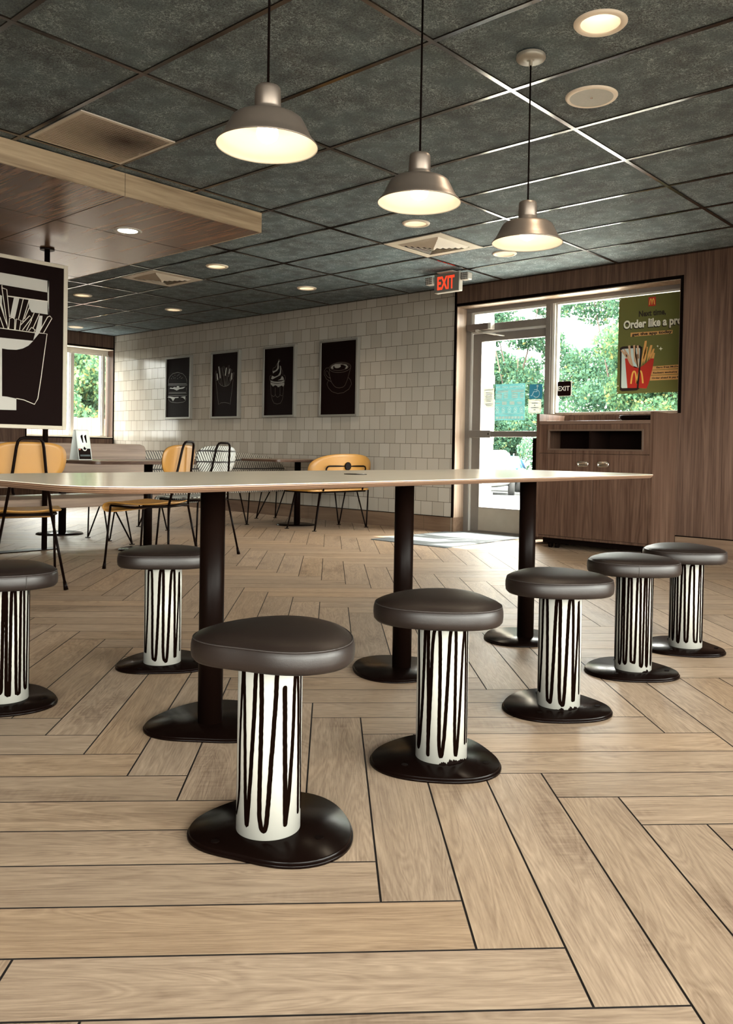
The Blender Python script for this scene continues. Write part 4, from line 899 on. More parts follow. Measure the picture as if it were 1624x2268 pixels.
# ================================================================== seating behind the long table
def hairpin(b, foot, tops, r=0.007):
    fx, fy = foot
    for (tx, ty, tz) in tops:
        d = Vector((tx - fx, ty - fy, 0)); d = d.normalized() * 0.008 if d.length > 0 else d
        b.tube([(tx, ty, tz), (fx + d.x, fy + d.y, 0.02), (fx, fy, 0.008)], r, 8)
    b.cyl(fx, fy, 0.0, 0.006, 0.024, 14)
# wooden bench
t = thing('wooden_bench', 'long grey-brown wooden bench with a high back below the hanging sign', 'bench', (-6.9, 3.2, 0))
def at_b(b): b.M = Matrix.Translation((6.9, -3.2, 0)); return b
BX = -7.20
poly = [(1.5, 0.47), (4.55, 0.47), (4.585, 0.56), (4.62, 0.74), (4.622, 0.82), (4.605, 0.852), (4.56, 0.868), (1.5, 0.868)]
b = at_b(MB()); b.solid(poly, lambda u, v, d: (BX + d - (v - 0.47) * 0.08, u, v), 0.03); b.build('backrest', WOODB, t, bevel=0.004)
b = at_b(MB()); b.prism([(x, y) for x, y in rrect(-7.17, 1.5, -6.53, 4.46, [0.01, 0.12, 0.02, 0.01])], 0.327, 0.408); b.build('seat', WOODB, t, bevel=0.008)
for fy in (3.96, 1.75):
    for (fx, tx) in ((-6.36, -6.58), (-6.73, -6.73), (-7.10, -6.98)):
        b = at_b(MB()); hairpin(b, (fx, fy), [(tx, fy - 0.06, 0.328), (tx, fy + 0.06, 0.328)]); b.build('leg', BLACK, t)
for yy in (2.0, 3.3, 4.2):
    b = at_b(MB()); b.tube([(-7.10, yy, 0.33), (-7.185, yy, 0.43), (-7.235, yy, 0.72)], 0.012, 8); b.build('back_bracket', BLACK, t)

def post_table(label, cx, cy, x0, y0, x1, y1, mat_top, zt=0.735, rb=0.21, rc=0.06):
    t = thing('cafe_table', label, 'table', (cx, cy, 0), 0, 'cafe tables')
    b = MB(); b.prism(rrect(x0 - cx, y0 - cy, x1 - cx, y1 - cy, rc), zt - 0.026, zt - 0.002); tp = b.build('tabletop', WOODT, t, bevel=0.004)
    b = MB(); b.prism(rrect(x0 - cx + 0.002, y0 - cy + 0.002, x1 - cx - 0.002, y1 - cy - 0.002, rc), zt - 0.002, zt); b.build('laminate', mat_top, tp)
    b = MB(); b.cyl(0, 0, 0.012, zt - 0.026, 0.035, 24); b.build('post', BLACK, t)
    b = MB(); plate(b, FB, 0.4, rb / 0.175, 0, 0.012); b.build('base_plate', BLACKG, t)
    b = MB(); b.box(-0.13, -0.13, zt - 0.032, 0.13, 0.13, zt - 0.0265); b.build('mounting_plate', BLACK, t)
    return t
TOPW = wood('wood_laminate_top', (0.16, 0.10, 0.07), (0.38, 0.27, 0.19), (8, 0.6, 8), 0.3)
post_table('brown wood cafe table carrying the white number tent', -6.0, 3.88, -6.38, 3.18, -5.62, 4.40, TOPW)
post_table('small brown cafe table between the patterned settee and the yellow settee', -6.886, 6.37, -7.22, 5.80, -6.58, 6.92, TOPW)
post_table('cafe table hidden behind the wooden bench, only its black post showing', -7.56, 3.95, -7.86, 3.45, -7.28, 4.45, TOPW)

# number tent
t = thing('table_number', 'white folded table tent with black number 11 on the brown table', 'table sign', (-6.09, 3.33, 0.735), 0.10)
prof = []
hh, wd_, rr = 0.235, 0.118, 0.017
prof = [(0.062, 0.0), (0.017, hh - rr)] + [(rr * cos(a), hh - rr + rr * sin(a)) for a in [pi * k / 8 for k in range(1, 8)]] + [(-0.017, hh - rr), (-0.062, 0.0)]
b = MB()
for (u, z_) in (0,) and [] or []: pass
ra = [[b.v((x, y_, z)) for x, z in prof] for y_ in (-wd_ / 2, wd_ / 2)]
for k in range(len(prof) - 1): b.face([ra[0][k], ra[0][k + 1], ra[1][k + 1], ra[1][k]], True)
o = b.build('card', mat('white_blue_card', (0.55, 0.58, 0.55), 0.5, noise=0.03), t, recalc=False); m_ = o.modifiers.new('s', 'SOLIDIFY'); m_.thickness = 0.002; m_.offset = 0
sl = Vector((0.017 - 0.062, 0, hh - rr)).normalized()
def tent3(u, v, d): 
    return (0.062 + sl.x * v + (sl.z) * (0.0014 + d), u, sl.z * v - sl.x * (0.0014 + d))
b = MB()
for ox_ in (-0.022, 0.010):
    b.face([b.v(tent3(ox_ + u, 0.140 + v, 0.0006)) for u, v in ((0.0105, -0.004), (0.0185, -0.004), (0.0185, 0.060), (0.0125, 0.060), (-0.001, 0.051), (-0.001, 0.0425), (0.0105, 0.0495))])
bmesh.ops.triangulate(b.bm, faces=b.bm.faces, ngon_method='EAR_CLIP'); b.build('number', BLACKM, t, recalc=False)
b = MB(); b.face([b.v(tent3(u, v, 0.0003)) for u, v in ((-0.055, 0.006), (0.052, 0.006), (0.052, 0.09), (-0.055, 0.09))]); b.build('black_panel', mat('black_card_print', (0.006, 0.003, 0.002), 0.7, 0, 0.05), t, recalc=False)
b = MB(); b.face([b.v(tent3(0.002 + 0.021 * cos(k * pi / 10), 0.092 + 0.021 * sin(k * pi / 10), 0.0007)) for k in range(20)])
b.mi = 1
for (cu, cv, r_) in ((0.001, 0.097, 0.0075), (0.0035, 0.0875, 0.009), (-0.0045, 0.088, 0.006), (0.0135, 0.089, 0.004)): b.face([b.v(tent3(cu + r_ * cos(k * pi / 6), cv + r_ * sin(k * pi / 6), 0.0011)) for k in range(12)])
b.mi = 2; b.face([b.v(tent3(u, v, 0.0007)) for u, v in ((-0.050, 0.079), (-0.035, 0.079), (-0.035, 0.088), (-0.050, 0.088))])
b.mi = 3
for v in (0.030, 0.037): b.face([b.v(tent3(u, v_, 0.0007)) for u, v_ in ((-0.044, v), (0.044, v), (0.044, v + 0.0035), (-0.044, v + 0.0035))])
b.build('badge', [WHITEP, BLACKM, mat('faded_red', (0.45, 0.12, 0.08), 0.5), mat('blue_grey_small_print', (0.10, 0.13, 0.14), 0.5)], t, recalc=False)

# chairs
PLY2 = mat('dark_ply_underside', (0.05, 0.028, 0.016), 0.5)
def chair(name, label, m, loc, rz, group):
    t = thing(name, label, 'chair', loc, rz, group)
    path = [(-0.215, 0.462), (-0.19, 0.452), (-0.10, 0.444), (0.0, 0.442), (0.10, 0.446), (0.17, 0.454), (0.215, 0.455), (0.238, 0.445), (0.247, 0.425), (0.240, 0.404), (0.222, 0.394), (0.17, 0.396), (0.08, 0.408)]
    hw = [0.13, 0.175, 0.205, 0.218, 0.222, 0.224, 0.224, 0.222, 0.218, 0.214, 0.205, 0.17, 0.10]
    b = MB(); rows = []
    for (y, z), w_ in zip(path, hw): rows.append([b.v((w_ * k / 6, y, z + 0.012 * (abs(k) / 6) ** 2 * (1 if y < 0.2 and z > 0.43 else 0))) for k in range(-6, 7)])
    for r_a, r_b in zip(rows, rows[1:]):
        for k in range(12): b.face([r_a[k], r_a[k + 1], r_b[k + 1], r_b[k]], True)
    o = b.build('seat', m, t, recalc=False); md = o.modifiers.new('s', 'SOLIDIFY'); md.thickness = 0.011; md.offset = 0; md2 = o.modifiers.new('b', 'SUBSURF'); md2.levels = 1; md2.render_levels = 1
    b = MB(); n = 48; K = 6; rings_ = []
    for q in range(1, K + 1):
        ring = []
        for i in range(n):
            a = 2 * pi * i / n; cx, cz = cos(a), sin(a)
            e = 2 / 3.6
            px = math.copysign(abs(cx) ** e, cx) * q / K; pz = math.copysign(abs(cz) ** e, cz) * q / K
            x = 0.205 * px * (1 - 0.10 * max(0, -pz)); z = 0.755 + 0.108 * pz
            ring.append(b.v((x, -0.205 - (z - 0.45) * 0.14 + 0.75 * x * x, z)))
        rings_.append(ring)
    c = b.v((0, -0.205 - 0.305 * 0.14, 0.755))
    for i in range(n): b.face([c, rings_[0][i], rings_[0][(i + 1) % n]], True)
    for q in range(K - 1):
        for i in range(n): b.face([rings_[q][i], rings_[q + 1][i], rings_[q + 1][(i + 1) % n], rings_[q][(i + 1) % n]], True)
    o = b.build('backrest', m, t, recalc=True); md = o.modifiers.new('s', 'SOLIDIFY'); md.thickness = 0.011; md.offset = 0
    b = MB(); P = [(-0.127, -0.222, 0.44), (-0.088, -0.268, 0.70), (-0.073, -0.290, 0.83), (-0.066, -0.297, 0.863), (-0.054, -0.301, 0.880), (-0.036, -0.302, 0.885), (0.0, -0.302, 0.885)]
    b.tube(P + [(-x, y, z) for x, y, z in reversed(P[:-1])], 0.0085, 10); b.build('back_loop', BLACK, t)
    b = MB()
    b.tube([(-0.127, -0.222, 0.44), (-0.185, 0.0, 0.428), (-0.198, 0.19, 0.438)], 0.0075, 8); b.tube([(0.127, -0.222, 0.44), (0.185, 0.0, 0.428), (0.198, 0.19, 0.438)], 0.0075, 8)
    b.tube([(-0.185, 0.0, 0.428), (0.185, 0.0, 0.428)], 0.0075, 8); b.tube([(-0.127, -0.222, 0.44), (0.127, -0.222, 0.44)], 0.0075, 8); b.build('seat_frame', BLACK, t)
    for s_ in (-1, 1):
        for (a, f) in (((s_ * 0.127, -0.222, 0.44), (s_ * 0.205, -0.275, 0.0)), ((s_ * 0.198, 0.19, 0.438), (s_ * 0.215, 0.225, 0.0))):
            A_, F_ = Vector(a), Vector(f); k = A_ + (F_ - A_) * 0.9; b = MB()
            b.tube([A_, k], 0.0078, 8); b.tube([k - (F_ - A_) * 0.02, F_], 0.009, 10, 0.014); b.build('leg', BLACK, t)
    return t
# facing angles: local +Y points where the sitter looks
chair('yellow_chair', 'yellow chair at the left edge, seen from behind with its black back loop', YEL, (-4.93, 2.33, 0), radians(161 - 90), 'yellow cafe chairs')
chair('yellow_chair', 'yellow chair seen side on, its curled seat front towards the number tent table', YEL, (-5.11, 3.327, 0), radians(204 - 90), 'yellow cafe chairs')
chair('patterned_chair', 'white chair with black feather-stroke pattern and black back loop', PATCH, (-5.505, 4.0, 0), radians(187 - 90), None)

# yellow settee by the tiled wall
t = thing('yellow_settee', 'wide yellow settee against the tiled wall with a black disc on its back', 'settee', (-6.35, 6.29, 0))
def at_s(b): b.M = Matrix.Translation((6.35, -6.29, 0)); return b
def shell(b, cy, hw_, z0, z1, X, bow, lean, e=2 / 2.9, n=56, K=6, f=None):
    cz, hz_ = (z0 + z1) / 2, (z1 - z0) / 2; rings_ = []
    def pos(px, pz):
        y = cy + hw_ * px; z = cz + hz_ * pz; return (X + lean * (z - z0) - bow * px * px, y, z)
    for q in range(1, K + 1):
        ring = []
        for i in range(n):
            a = 2 * pi * i / n; c_, s_ = cos(a), sin(a)
            ring.append(b.v(pos(math.copysign(abs(c_) ** e, c_) * q / K, math.copysign(abs(s_) ** e, s_) * q / K)))
        rings_.append(ring)
    c = b.v(pos(0, 0))
    for i in range(n): b.face([c, rings_[0][i], rings_[0][(i + 1) % n]], True)
    for q in range(K - 1):
        for i in range(n): b.face([rings_[q][i], rings_[q + 1][i], rings_[q + 1][(i + 1) % n], rings_[q][(i + 1) % n]], True)
b = at_s(MB()); shell(b, 6.32, 0.47, 0.47, 0.806, -6.10, 0.10, 0.15, 2 / 2.6); o = b.build('backrest', YEL, t); md = o.modifiers.new('s', 'SOLIDIFY'); md.thickness = 0.012; md.offset = 0
b = at_s(MB()); b.prism(rrect(-6.66, 5.86, -6.12, 6.76, [0.08, 0.08, 0.16, 0.16]), 0.415, 0.435); b.build('seat', YEL, t, bevel=0.006)
b = at_s(MB()); P = [(-6.115, 6.02, 0.42), (-6.085, 6.02, 0.60), (-6.075, 6.02, 0.655), (-6.07, 6.035, 0.672), (-6.07, 6.06, 0.678)]
b.tube(P + [(x, 12.63 - y, z) for x, y, z in reversed(P)], 0.0085, 10); b.mi = 0
b.M = b.M @ Matrix.Translation((-6.058, 6.315, 0.678)) @ Matrix.Rotation(radians(90), 4, 'Y'); b.cyl(0, 0, -0.012, 0.012, 0.042, 28); b.build('back_bar', BLACK, t)
for (fx, fy, tx) in ((-6.62, 5.98, -6.55), (-6.22, 6.00, -6.20), (-6.59, 6.74, -6.52), (-6.19, 6.76, -6.20)):
    b = at_s(MB()); sgn = 1 if fy > 6.3 else -1; hairpin(b, (fx, fy), [(tx - 0.05, fy - sgn * 0.10, 0.416), (tx + 0.05, fy - sgn * 0.02, 0.416)], 0.0078); b.build('leg', BLACK, t)
b = at_s(MB()); b.tube([(-6.60, 5.92, 0.405), (-6.16, 5.92, 0.405), (-6.16, 6.70, 0.405), (-6.60, 6.70, 0.405), (-6.60, 5.92, 0.405)], 0.008, 8); b.build('seat_frame', BLACK, t)
# patterned settee
t = thing('patterned_settee', 'long settee with black feather strokes on pale fabric by the tiled wall', 'settee', (-7.5, 5.8, 0))
def at_p(b): b.M = Matrix.Translation((7.5, -5.8, 0)); return b
poly = [(4.55, 0.43), (6.90, 0.43), (6.935, 0.50), (6.92, 0.57), (6.86, 0.65), (6.77, 0.716), (6.64, 0.752), (6.45, 0.778), (6.2, 0.797), (5.9, 0.806), (5.4, 0.806), (4.70, 0.806), (4.62, 0.78), (4.56, 0.70)]
b = at_p(MB()); b.solid(poly, lambda u, v, d: (-7.72 + d - (v - 0.43) * 0.10, u, v), 0.055); b.build('backrest', PATBN, t, bevel=0.012)
b = at_p(MB()); b.prism(rrect(-7.70, 4.55, -7.17, 6.90, [0.10, 0.10, 0.02, 0.02]), 0.36, 0.45); b.build('seat', PATBN, t, bevel=0.012)
for (fx, fy, tx) in ((-7.22, 5.93, -7.27), (-7.72, 6.78, -7.62), (-7.80, 6.55, -7.62), (-7.22, 4.9, -7.27), (-7.75, 4.9, -7.62)):
    b = at_p(MB()); hairpin(b, (fx, fy), [(tx, fy - 0.07, 0.362), (tx, fy + 0.07, 0.362)], 0.0078); b.build('leg', BLACK, t)

# ================================================================== waste cabinet with tray
t = thing('waste_cabinet', 'brown wood waste cabinet with double doors and a tray shelf below the window', 'cabinet', (-3.4, 6.8, 0))
def at_c(b): b.M = Matrix.Translation((3.4, -6.8, 0)); return b
F0, XL_, XR_ = 6.572, -3.925, -2.85
CINT = mat('dark_cabinet_interior', (0.006, 0.0025, 0.0016), 0.9, 0, 0.05, noise=0.1)
b = at_c(MB())
b.box(XR_ - 0.028, F0 - 0.004, 0.095, XR_, 7.052, 1.206); b.box(XL_ - 0.02, F0 - 0.004, 0.095, XL_ + 0.008, 7.052, 1.203); b.box(XL_ + 0.008, 7.03, 0.095, XR_ - 0.028, 7.052, 1.203)
b.box(XL_ + 0.008, F0 + 0.012, 0.095, XR_ - 0.028, 7.03, 0.115); b.box(XL_ + 0.008, F0 + 0.022, 0.835, XR_ - 0.028, 7.03, 0.85)
b.build('carcass', WOODC, t)
b = at_c(MB()); hx0, hx1, hz0, hz1 = -3.818, -2.948, 0.891, 1.050; lx, rx = XL_ + 0.008, XR_ - 0.028
for bx_ in ((lx, F0, 0.852, hx0, F0 + 0.02, 1.106), (hx1, F0, 0.852, rx, F0 + 0.02, 1.106), (hx0, F0, 0.852, hx1, F0 + 0.02, hz0), (hx0, F0, hz1, hx1, F0 + 0.02, 1.106)): b.box(*bx_)
b.build('front_panel', WOODC, t)
b = at_c(MB()); e = 0.012
for bx_ in ((hx0 - e, F0 - 0.005, hz0 - e, hx0 + 0.002, F0 + 0.001, hz1 + e), (hx1 - 0.002, F0 - 0.005, hz0 - e, hx1 + e, F0 + 0.001, hz1 + e), (hx0, F0 - 0.005, hz0 - e, hx1, F0 + 0.001, hz0 + 0.002), (hx0, F0 - 0.005, hz1 - 0.002, hx1, F0 + 0.001, hz1 + e)): b.box(*bx_, 0.001)
b.build('slot_trim', mat('brown_slot_trim', (0.08, 0.05, 0.035), 0.35, noise=0.06), t)
b = at_c(MB()); b.quad((lx, 6.95, 0.86), (rx, 6.95, 0.86), (rx, 6.95, 1.10), (lx, 6.95, 1.10)); b.box(-3.437, F0 + 0.021, 0.86, -3.417, 6.95, 1.10); b.build('bin_interior', CINT, t)
b = at_c(MB()); b.box(lx, F0 - 0.002, 1.108, rx, 7.03, 1.138, 0.003); b.mi = 0; b.build('tray_shelf', mat('brown_solid_shelf', (0.12, 0.075, 0.055), 0.22, 0, 0.6, noise=0.08), t)
for k, (a0, a1) in enumerate(((lx + 0.002, -3.3855), (-3.3825, rx - 0.002))):
    b = at_c(MB()); b.box(a0, F0, 0.118, a1, F0 + 0.02, 0.8465, 0.0015); dr = b.build('door', WOODC, t)
    hx = (-3.535, -3.428)[k] if k == 0 else -3.345; hx2 = hx + 0.108
    hx = (-3.535, -3.345)[k]; hx2 = hx + 0.108
    b = at_c(MB()); b.prism([(x, z) for x, z in rrect(hx, 0, hx2, 0.052, 0.022)], 0, 0.004)
    b2 = at_c(MB()); oo = rrect(hx, 0.736, hx2, 0.786, 0.021)
    b.bm.free()
    b2.rings([[(x, F0 - 0.0005, z) for x, z in oo], [(x, F0 - 0.006, z) for x, z in inset(oo, 0.002)], [(x, F0 - 0.006, z) for x, z in inset(oo, 0.010)], [(x, F0 - 0.002, z) for x, z in inset(oo, 0.012)]]); b2.mi = 0
    b2.box(hx + 0.012, F0 - 0.020, 0.764, hx2 - 0.012, F0 - 0.004, 0.778, 0.005); b2.build('handle', STEEL, dr)
b = at_c(MB()); b.box(XL_ + 0.03, F0 + 0.06, 0.045, XR_ - 0.04, 7.0, 0.095); b.build('plinth', BLACKM, t)
for (cx, cy) in ((-3.83, 6.66), (-3.765, 6.665), (-2.95, 6.66), (-3.83, 6.96), (-2.95, 6.96)):
    b = at_c(MB()); b.M = b.M @ Matrix.Translation((cx, cy, 0.0245)) @ Matrix.Rotation(radians(90), 4, 'Y'); b.cyl(0, 0, -0.012, 0.012, 0.0245, 18); b.build('caster', BLACKM, t)
t = thing('side_cabinet', 'low dark-fronted cabinet squeezed between the door and the waste cabinet', 'cabinet', (-4.05, 6.9, 0))
b = MB(); b.box(-0.06, -0.05, 0.04, 0.085, 0.15, 0.985, 0.003); b.build('body', WOODC, t)
b = MB(); b.box(-0.10, -0.06, 0.03, -0.0605, 0.155, 0.99, 0.003); b.box(-0.06, -0.062, 0.9855, 0.085, 0.152, 1.0, 0.002); b.build('edge_panel', BLACKM, t)
# trays on the shelf
for k in range(2):
    b = MB(); oo = rrect(-0.15, -0.19, 0.15, 0.19, 0.05)
    b.rings([[(x, y, 0.0) for x, y in inset(oo, 0.03)], [(x, y, 0.004) for x, y in inset(oo, 0.022)], [(x, y, 0.026) for x, y in oo], [(x, y, 0.028) for x, y in inset(oo, 0.004)], [(x, y, 0.008) for x, y in inset(oo, 0.026)]])
    o = b.build('serving_tray', BLACK, None)
    o.location = (-3.045, 6.80, 1.1385 + 0.014 * k); o.rotation_euler = (0, 0, 0.06 * k)
    tag(o, ('lower black serving tray lying on the cabinet shelf', 'upper black serving tray stacked on another on the cabinet shelf')[k], 'tray', 'black trays on the cabinet')
# door mat
def rib_mat():
    t_ = NT('blue_grey_ribbed_mat'); tc = t_.n('TexCoord'); sep = t_.n('SeparateXYZ'); t_.l(tc.outputs['Object'], sep.inputs[0])
    k = t_.math('FRACT', t_.math('DIVIDE', sep.outputs[0], 0.011)); nz = t_.noise(tc.outputs['Object'], 60, 3)
    t_.base(t_.mix(t_.math('MULTIPLY', t_.ramp(k, 0.2, 0.6), nz), (0.07, 0.08, 0.085), (0.20, 0.22, 0.225))); t_.b.inputs['Roughness'].default_value = 0.9; t_.bump(k, 0.4, 0.004); return t_.m
b = MB(); b.prism(rrect(-0.45, -0.66, 0.45, 0.66, 0.02, 4), 0.0, 0.007); o = b.build('door_mat', rib_mat()); o.location = (-4.86, 6.52, 0.0003); tag(o, 'blue-grey ribbed floor mat in front of the glass door', 'mat')

# ================================================================== stickers and posters on the glass
def plane3(y, ox, oz): return lambda u, v, d: (u - ox, -d, v - oz)
YS = 7.2805
def sticker(name, label, x0, x1, z0, z1, m, r=0.0, group=None):
    ox, oz = (x0 + x1) / 2, z0
    t = thing(name, label, 'sticker', (ox, YS, oz), 0, group)
    b = MB(); oo = rrect(x0 - ox, 0, x1 - ox, z1 - z0, max(r, 0.0008), 4)
    b.solid(oo, lambda u, v, d: (u, -d, v), 0.0006); b.build('sheet', m, t)
    return t, (lambda u, v, d, ox=ox, oz=oz: (u - ox, -0.0007 - d, v - oz))
TEALT = NT('translucent_teal_film'); 
tl = TEALT.n('BsdfTranslucent'); tl.inputs[0].default_value = (0.10, 0.20, 0.205, 1); df_ = TEALT.n('BsdfDiffuse'); df_.inputs[0].default_value = (0.17, 0.36, 0.37, 1)
trn = TEALT.n('BsdfTransparent'); trn.inputs[0].default_value = (0.6, 0.8, 0.8, 1)
mx1 = TEALT.n('MixShader'); TEALT.l(tl.outputs[0], mx1.inputs[1]); TEALT.l(df_.outputs[0], mx1.inputs[2]); mx2 = TEALT.n('MixShader'); mx2.inputs[0].default_value = 0.12
TEALT.l(mx1.outputs[0], mx2.inputs[1]); TEALT.l(trn.outputs[0], mx2.inputs[2]); TEALT.l(mx2.outputs[0], TEALT.out.inputs[0]); TEAL = TEALT.m
def backlit(name, c, f=0.5):
    t_ = NT(name); a = t_.n('BsdfTranslucent'); a.inputs[0].default_value = (*c, 1); d = t_.n('BsdfDiffuse'); d.inputs[0].default_value = (*c, 1)
    m_ = t_.n('MixShader'); m_.inputs[0].default_value = f; t_.l(d.outputs[0], m_.inputs[1]); t_.l(a.outputs[0], m_.inputs[2]); t_.l(m_.outputs[0], t_.out.inputs[0]); return t_.m
BLUE = backlit('blue_sticker', (0.05, 0.15, 0.19)); WHP = backlit('bright_sticker_print', (0.85, 0.85, 0.80), 0.6); WHST = backlit('white_sticker', (0.42, 0.42, 0.38), 0.5); GRTX = backlit('grey_small_print', (0.30, 0.33, 0.36))
t, f3 = sticker('notice_sticker', 'white paper notice on the door glass beside the hours sticker', -5.022, -4.889, 1.317, 1.519, WHST)
b = MB()
for k, (z_, w_) in enumerate(((1.498, 0.10), (1.352, 0.085), (1.337, 0.07), (1.47, 0.08), (1.455, 0.085), (1.44, 0.075), (1.425, 0.085), (1.41, 0.08), (1.395, 0.085), (1.38, 0.06))):
    b.solid([(-4.955 - w_ / 2, z_), (-4.955 + w_ / 2, z_), (-4.955 + w_ / 2, z_ + 0.006), (-4.955 - w_ / 2, z_ + 0.006)], f3, 0.0003)
b.build('print_lines', GRTX, t)
t, f3 = sticker('hours_sticker', 'large teal opening sticker on the door glass, lettering reversed from inside', -4.872, -4.516, 1.182, 1.556, TEAL)
text_obj('Come on in', -4.862, 0.335, 1.512, 0.030, f3, WHP, t, 'lettering', bold=0.03, mirror=True)
b = MB()
def bar(x, z_, w_, h_): b.solid([(x, z_), (x + w_, z_), (x + w_, z_ + h_), (x, z_ + h_)], f3, 0.0004)
for zl in (1.492, 1.388, 1.322, 1.246): bar(-4.868, zl, 0.348, 0.004)
bar(-4.845, 1.468, 0.13, 0.017); bar(-4.68, 1.468, 0.15, 0.017)
for r_ in range(3):
    bar(-4.862, 1.446 - r_ * 0.019, 0.07, 0.012); bar(-4.77, 1.446 - r_ * 0.019, 0.05, 0.012); bar(-4.675, 1.446 - r_ * 0.019, 0.075, 0.012); bar(-4.575, 1.446 - r_ * 0.019, 0.045, 0.012)
bar(-4.790, 1.340, 0.058, 0.036); bar(-4.698, 1.340, 0.058, 0.036); bar(-4.865, 1.352, 0.05, 0.012); bar(-4.61, 1.358, 0.06, 0.010); bar(-4.60, 1.344, 0.05, 0.008)
for k in range(9): bar(-4.862 + k * 0.0375, 1.196, 0.029, 0.026)
b.build('print_blocks', WHP, t)
b = MB()
for k in range(5):
    cx = -4.845 + k * 0.073; 
    ro = [(cx + 0.020 * cos(q * pi / 10), 1.292 + 0.020 * sin(q * pi / 10)) for q in range(21)]; b.ribbon(ro, 0.006, f3, 0.0005)
    if k in (0, 1, 3): b.ribbon([(cx - 0.013, 1.305), (cx + 0.013, 1.279)], 0.005, f3, 0.0006)
    b.face([b.v(f3(cx + dx, 1.292 + dz, 0.0004)) for dx, dz in ((-0.008, -0.01), (0.008, -0.01), (0.010, 0.008), (-0.010, 0.008))])
    b.face([b.v(f3(cx + dx, 1.260 + dz, 0.0004)) for dx, dz in ((-0.022, 0), (0.022, 0), (0.022, 0.007), (-0.022, 0.007))])
b.build('icons', WHP, t, recalc=False)
t, f3 = sticker('accessibility_sticker', 'blue wheelchair symbol sticker on the door glass', -4.465, -4.317, 1.394, 1.540, BLUE)
b = MB(); cx, cz = -4.390, 1.440
b.face([b.v(f3(-4.372 + 0.012 * cos(k * pi / 6), 1.521 + 0.012 * sin(k * pi / 6), 0.0005)) for k in range(12)])
b.ribbon([(-4.373, 1.508), (-4.378, 1.465), (-4.415, 1.465), (-4.436, 1.424), (-4.448, 1.428)], 0.009, f3, 0.0005); b.ribbon([(-4.376, 1.485), (-4.41, 1.485)], 0.007, f3, 0.0005)
b.ribbon([(-4.384 + 0.037 * cos(radians(a)), 1.445 + 0.037 * sin(radians(a))) for a in range(-150, 75, 12)], 0.008, f3, 0.0005)
b.build('wheelchair_symbol', WHP, t, recalc=False)
t, f3 = sticker('welcome_sticker', 'white rounded sticker with grey border below the wheelchair sticker', -4.474, -4.326, 1.248, 1.388, WHST, 0.016)
b = MB(); oo = rrect(-4.464, 1.258, -4.336, 1.378, 0.012, 4); b.ribbon(oo + oo[:2], 0.004, f3, 0.0003)
for z_, w_ in ((1.345, 0.07), (1.322, 0.02), (1.300, 0.09), (1.278, 0.025)): b.face([b.v(f3(-4.40 + dx, z_ + dz, 0.0003)) for dx, dz in ((-w_ / 2, 0), (w_ / 2, 0), (w_ / 2, 0.010), (-w_ / 2, 0.010))])
b.build('print_lines', GRTX, t, recalc=False)
t, f3 = sticker('exit_plate', 'small black plate reading EXIT on the window beside the door', -4.147, -3.993, 1.409, 1.556, FRAMEW, 0.014)
b = MB(); b.solid(rrect(-4.145, 1.413, -4.001, 1.554, 0.012, 4), f3, 0.002); b.build('black_face', PICBLACK, t)
text_obj('EXIT', -4.138, 0.126, 1.462, 0.046, lambda u, v, d: f3(u, v, d + 0.002), WHITEP, t, 'lettering', bold=0.02)

# poster on the window
P = ART['poster']
t = thing('window_poster', 'green poster of fries hung inside the shop window', 'poster', (-3.2, YS - 0.012, 1.413))
def po(u, v, d): return (u + 3.2, -d, v - 1.413)
OLIVE = backlit('olive_green_paper', (0.115, 0.115, 0.04), 0.12)
PD = lambda n, c: mat(n, c, 0.5, 0, 0.3)
INKD = PD('dark_brown_ink', (0.014, 0.007, 0.006)); INKW = PD('cream_white_ink', (0.62, 0.60, 0.50)); INKR = PD('red_ink', (0.34, 0.02, 0.012)); INKY = PD('golden_ink', (0.62, 0.34, 0.07)); INKO = PD('orange_band_ink', (0.47, 0.25, 0.085)); INKP = PD('fry_ink', (0.50, 0.255, 0.075)); INKQ = PD('pale_fry_ink', (0.42, 0.27, 0.165)); INKS = PD('pale_blue_ink', (0.42, 0.50, 0.48)); INKK = PD('dark_red_ink', (0.22, 0.012, 0.008))
b = MB(); b.solid([(-3.517, 1.4125), (-2.865, 1.4145), (-2.866, 2.302), (-3.512, 2.3025)], po, 0.0012); sh = b.build('sheet', OLIVE, t)
def flat(name, polys, m, d):
    b = MB()
    for pl in polys: b.face([b.v(po(u, v, d)) for u, v in pl])
    bmesh.ops.triangulate(b.bm, faces=b.bm.faces, ngon_method='EAR_CLIP'); return b.build(name, m, t, recalc=False)
lg = P['logo']; lx0, lx1, lz0, lz1 = lg[3][0], lg[1][0], lg[2][1], lg[0][1]
flat('red_square', [[(lx0, lz0), (lx1, lz0), (lx1, lz1), (lx0, lz1)]], INKR, 0.0016)
def arches(x0, x1, z0, z1, wd_, m, d, name):
    b = MB(); hw_ = (x1 - x0) / 4; A_ = []
    for s_ in (0, 1):
        cx = x0 + hw_ + 2 * hw_ * s_
        A_.append([(cx - hw_ * 0.96 * cos(pi * k / 14), z0 + (z1 - z0) * (1 - abs(cos(pi * k / 14)) ** 2.6)) for k in range(15)])
    for a in A_: b.ribbon(a, wd_, po, d)
    return b.build(name, m, t, recalc=False)
arches(-3.218, -3.171, 2.210, 2.264, 0.0075, INKY, 0.002, 'emblem')
text_obj('Next time,', -3.317, 0.254, 2.110, 0.054, lambda u, v, d: po(u, v, d + 0.001), INKD, t, 'lettering', bold=0.03)
text_obj('Order like a pro', -3.467, 0.552, 2.002, 0.074, lambda u, v, d: po(u, v, d + 0.001), INKD, t, 'lettering_shadow', bold=0.055)
text_obj('Order like a pro', -3.4619, 0.552, 2.0110, 0.076, lambda u, v, d: po(u, v, d + 0.0025), INKW, t, 'lettering', bold=0.035)
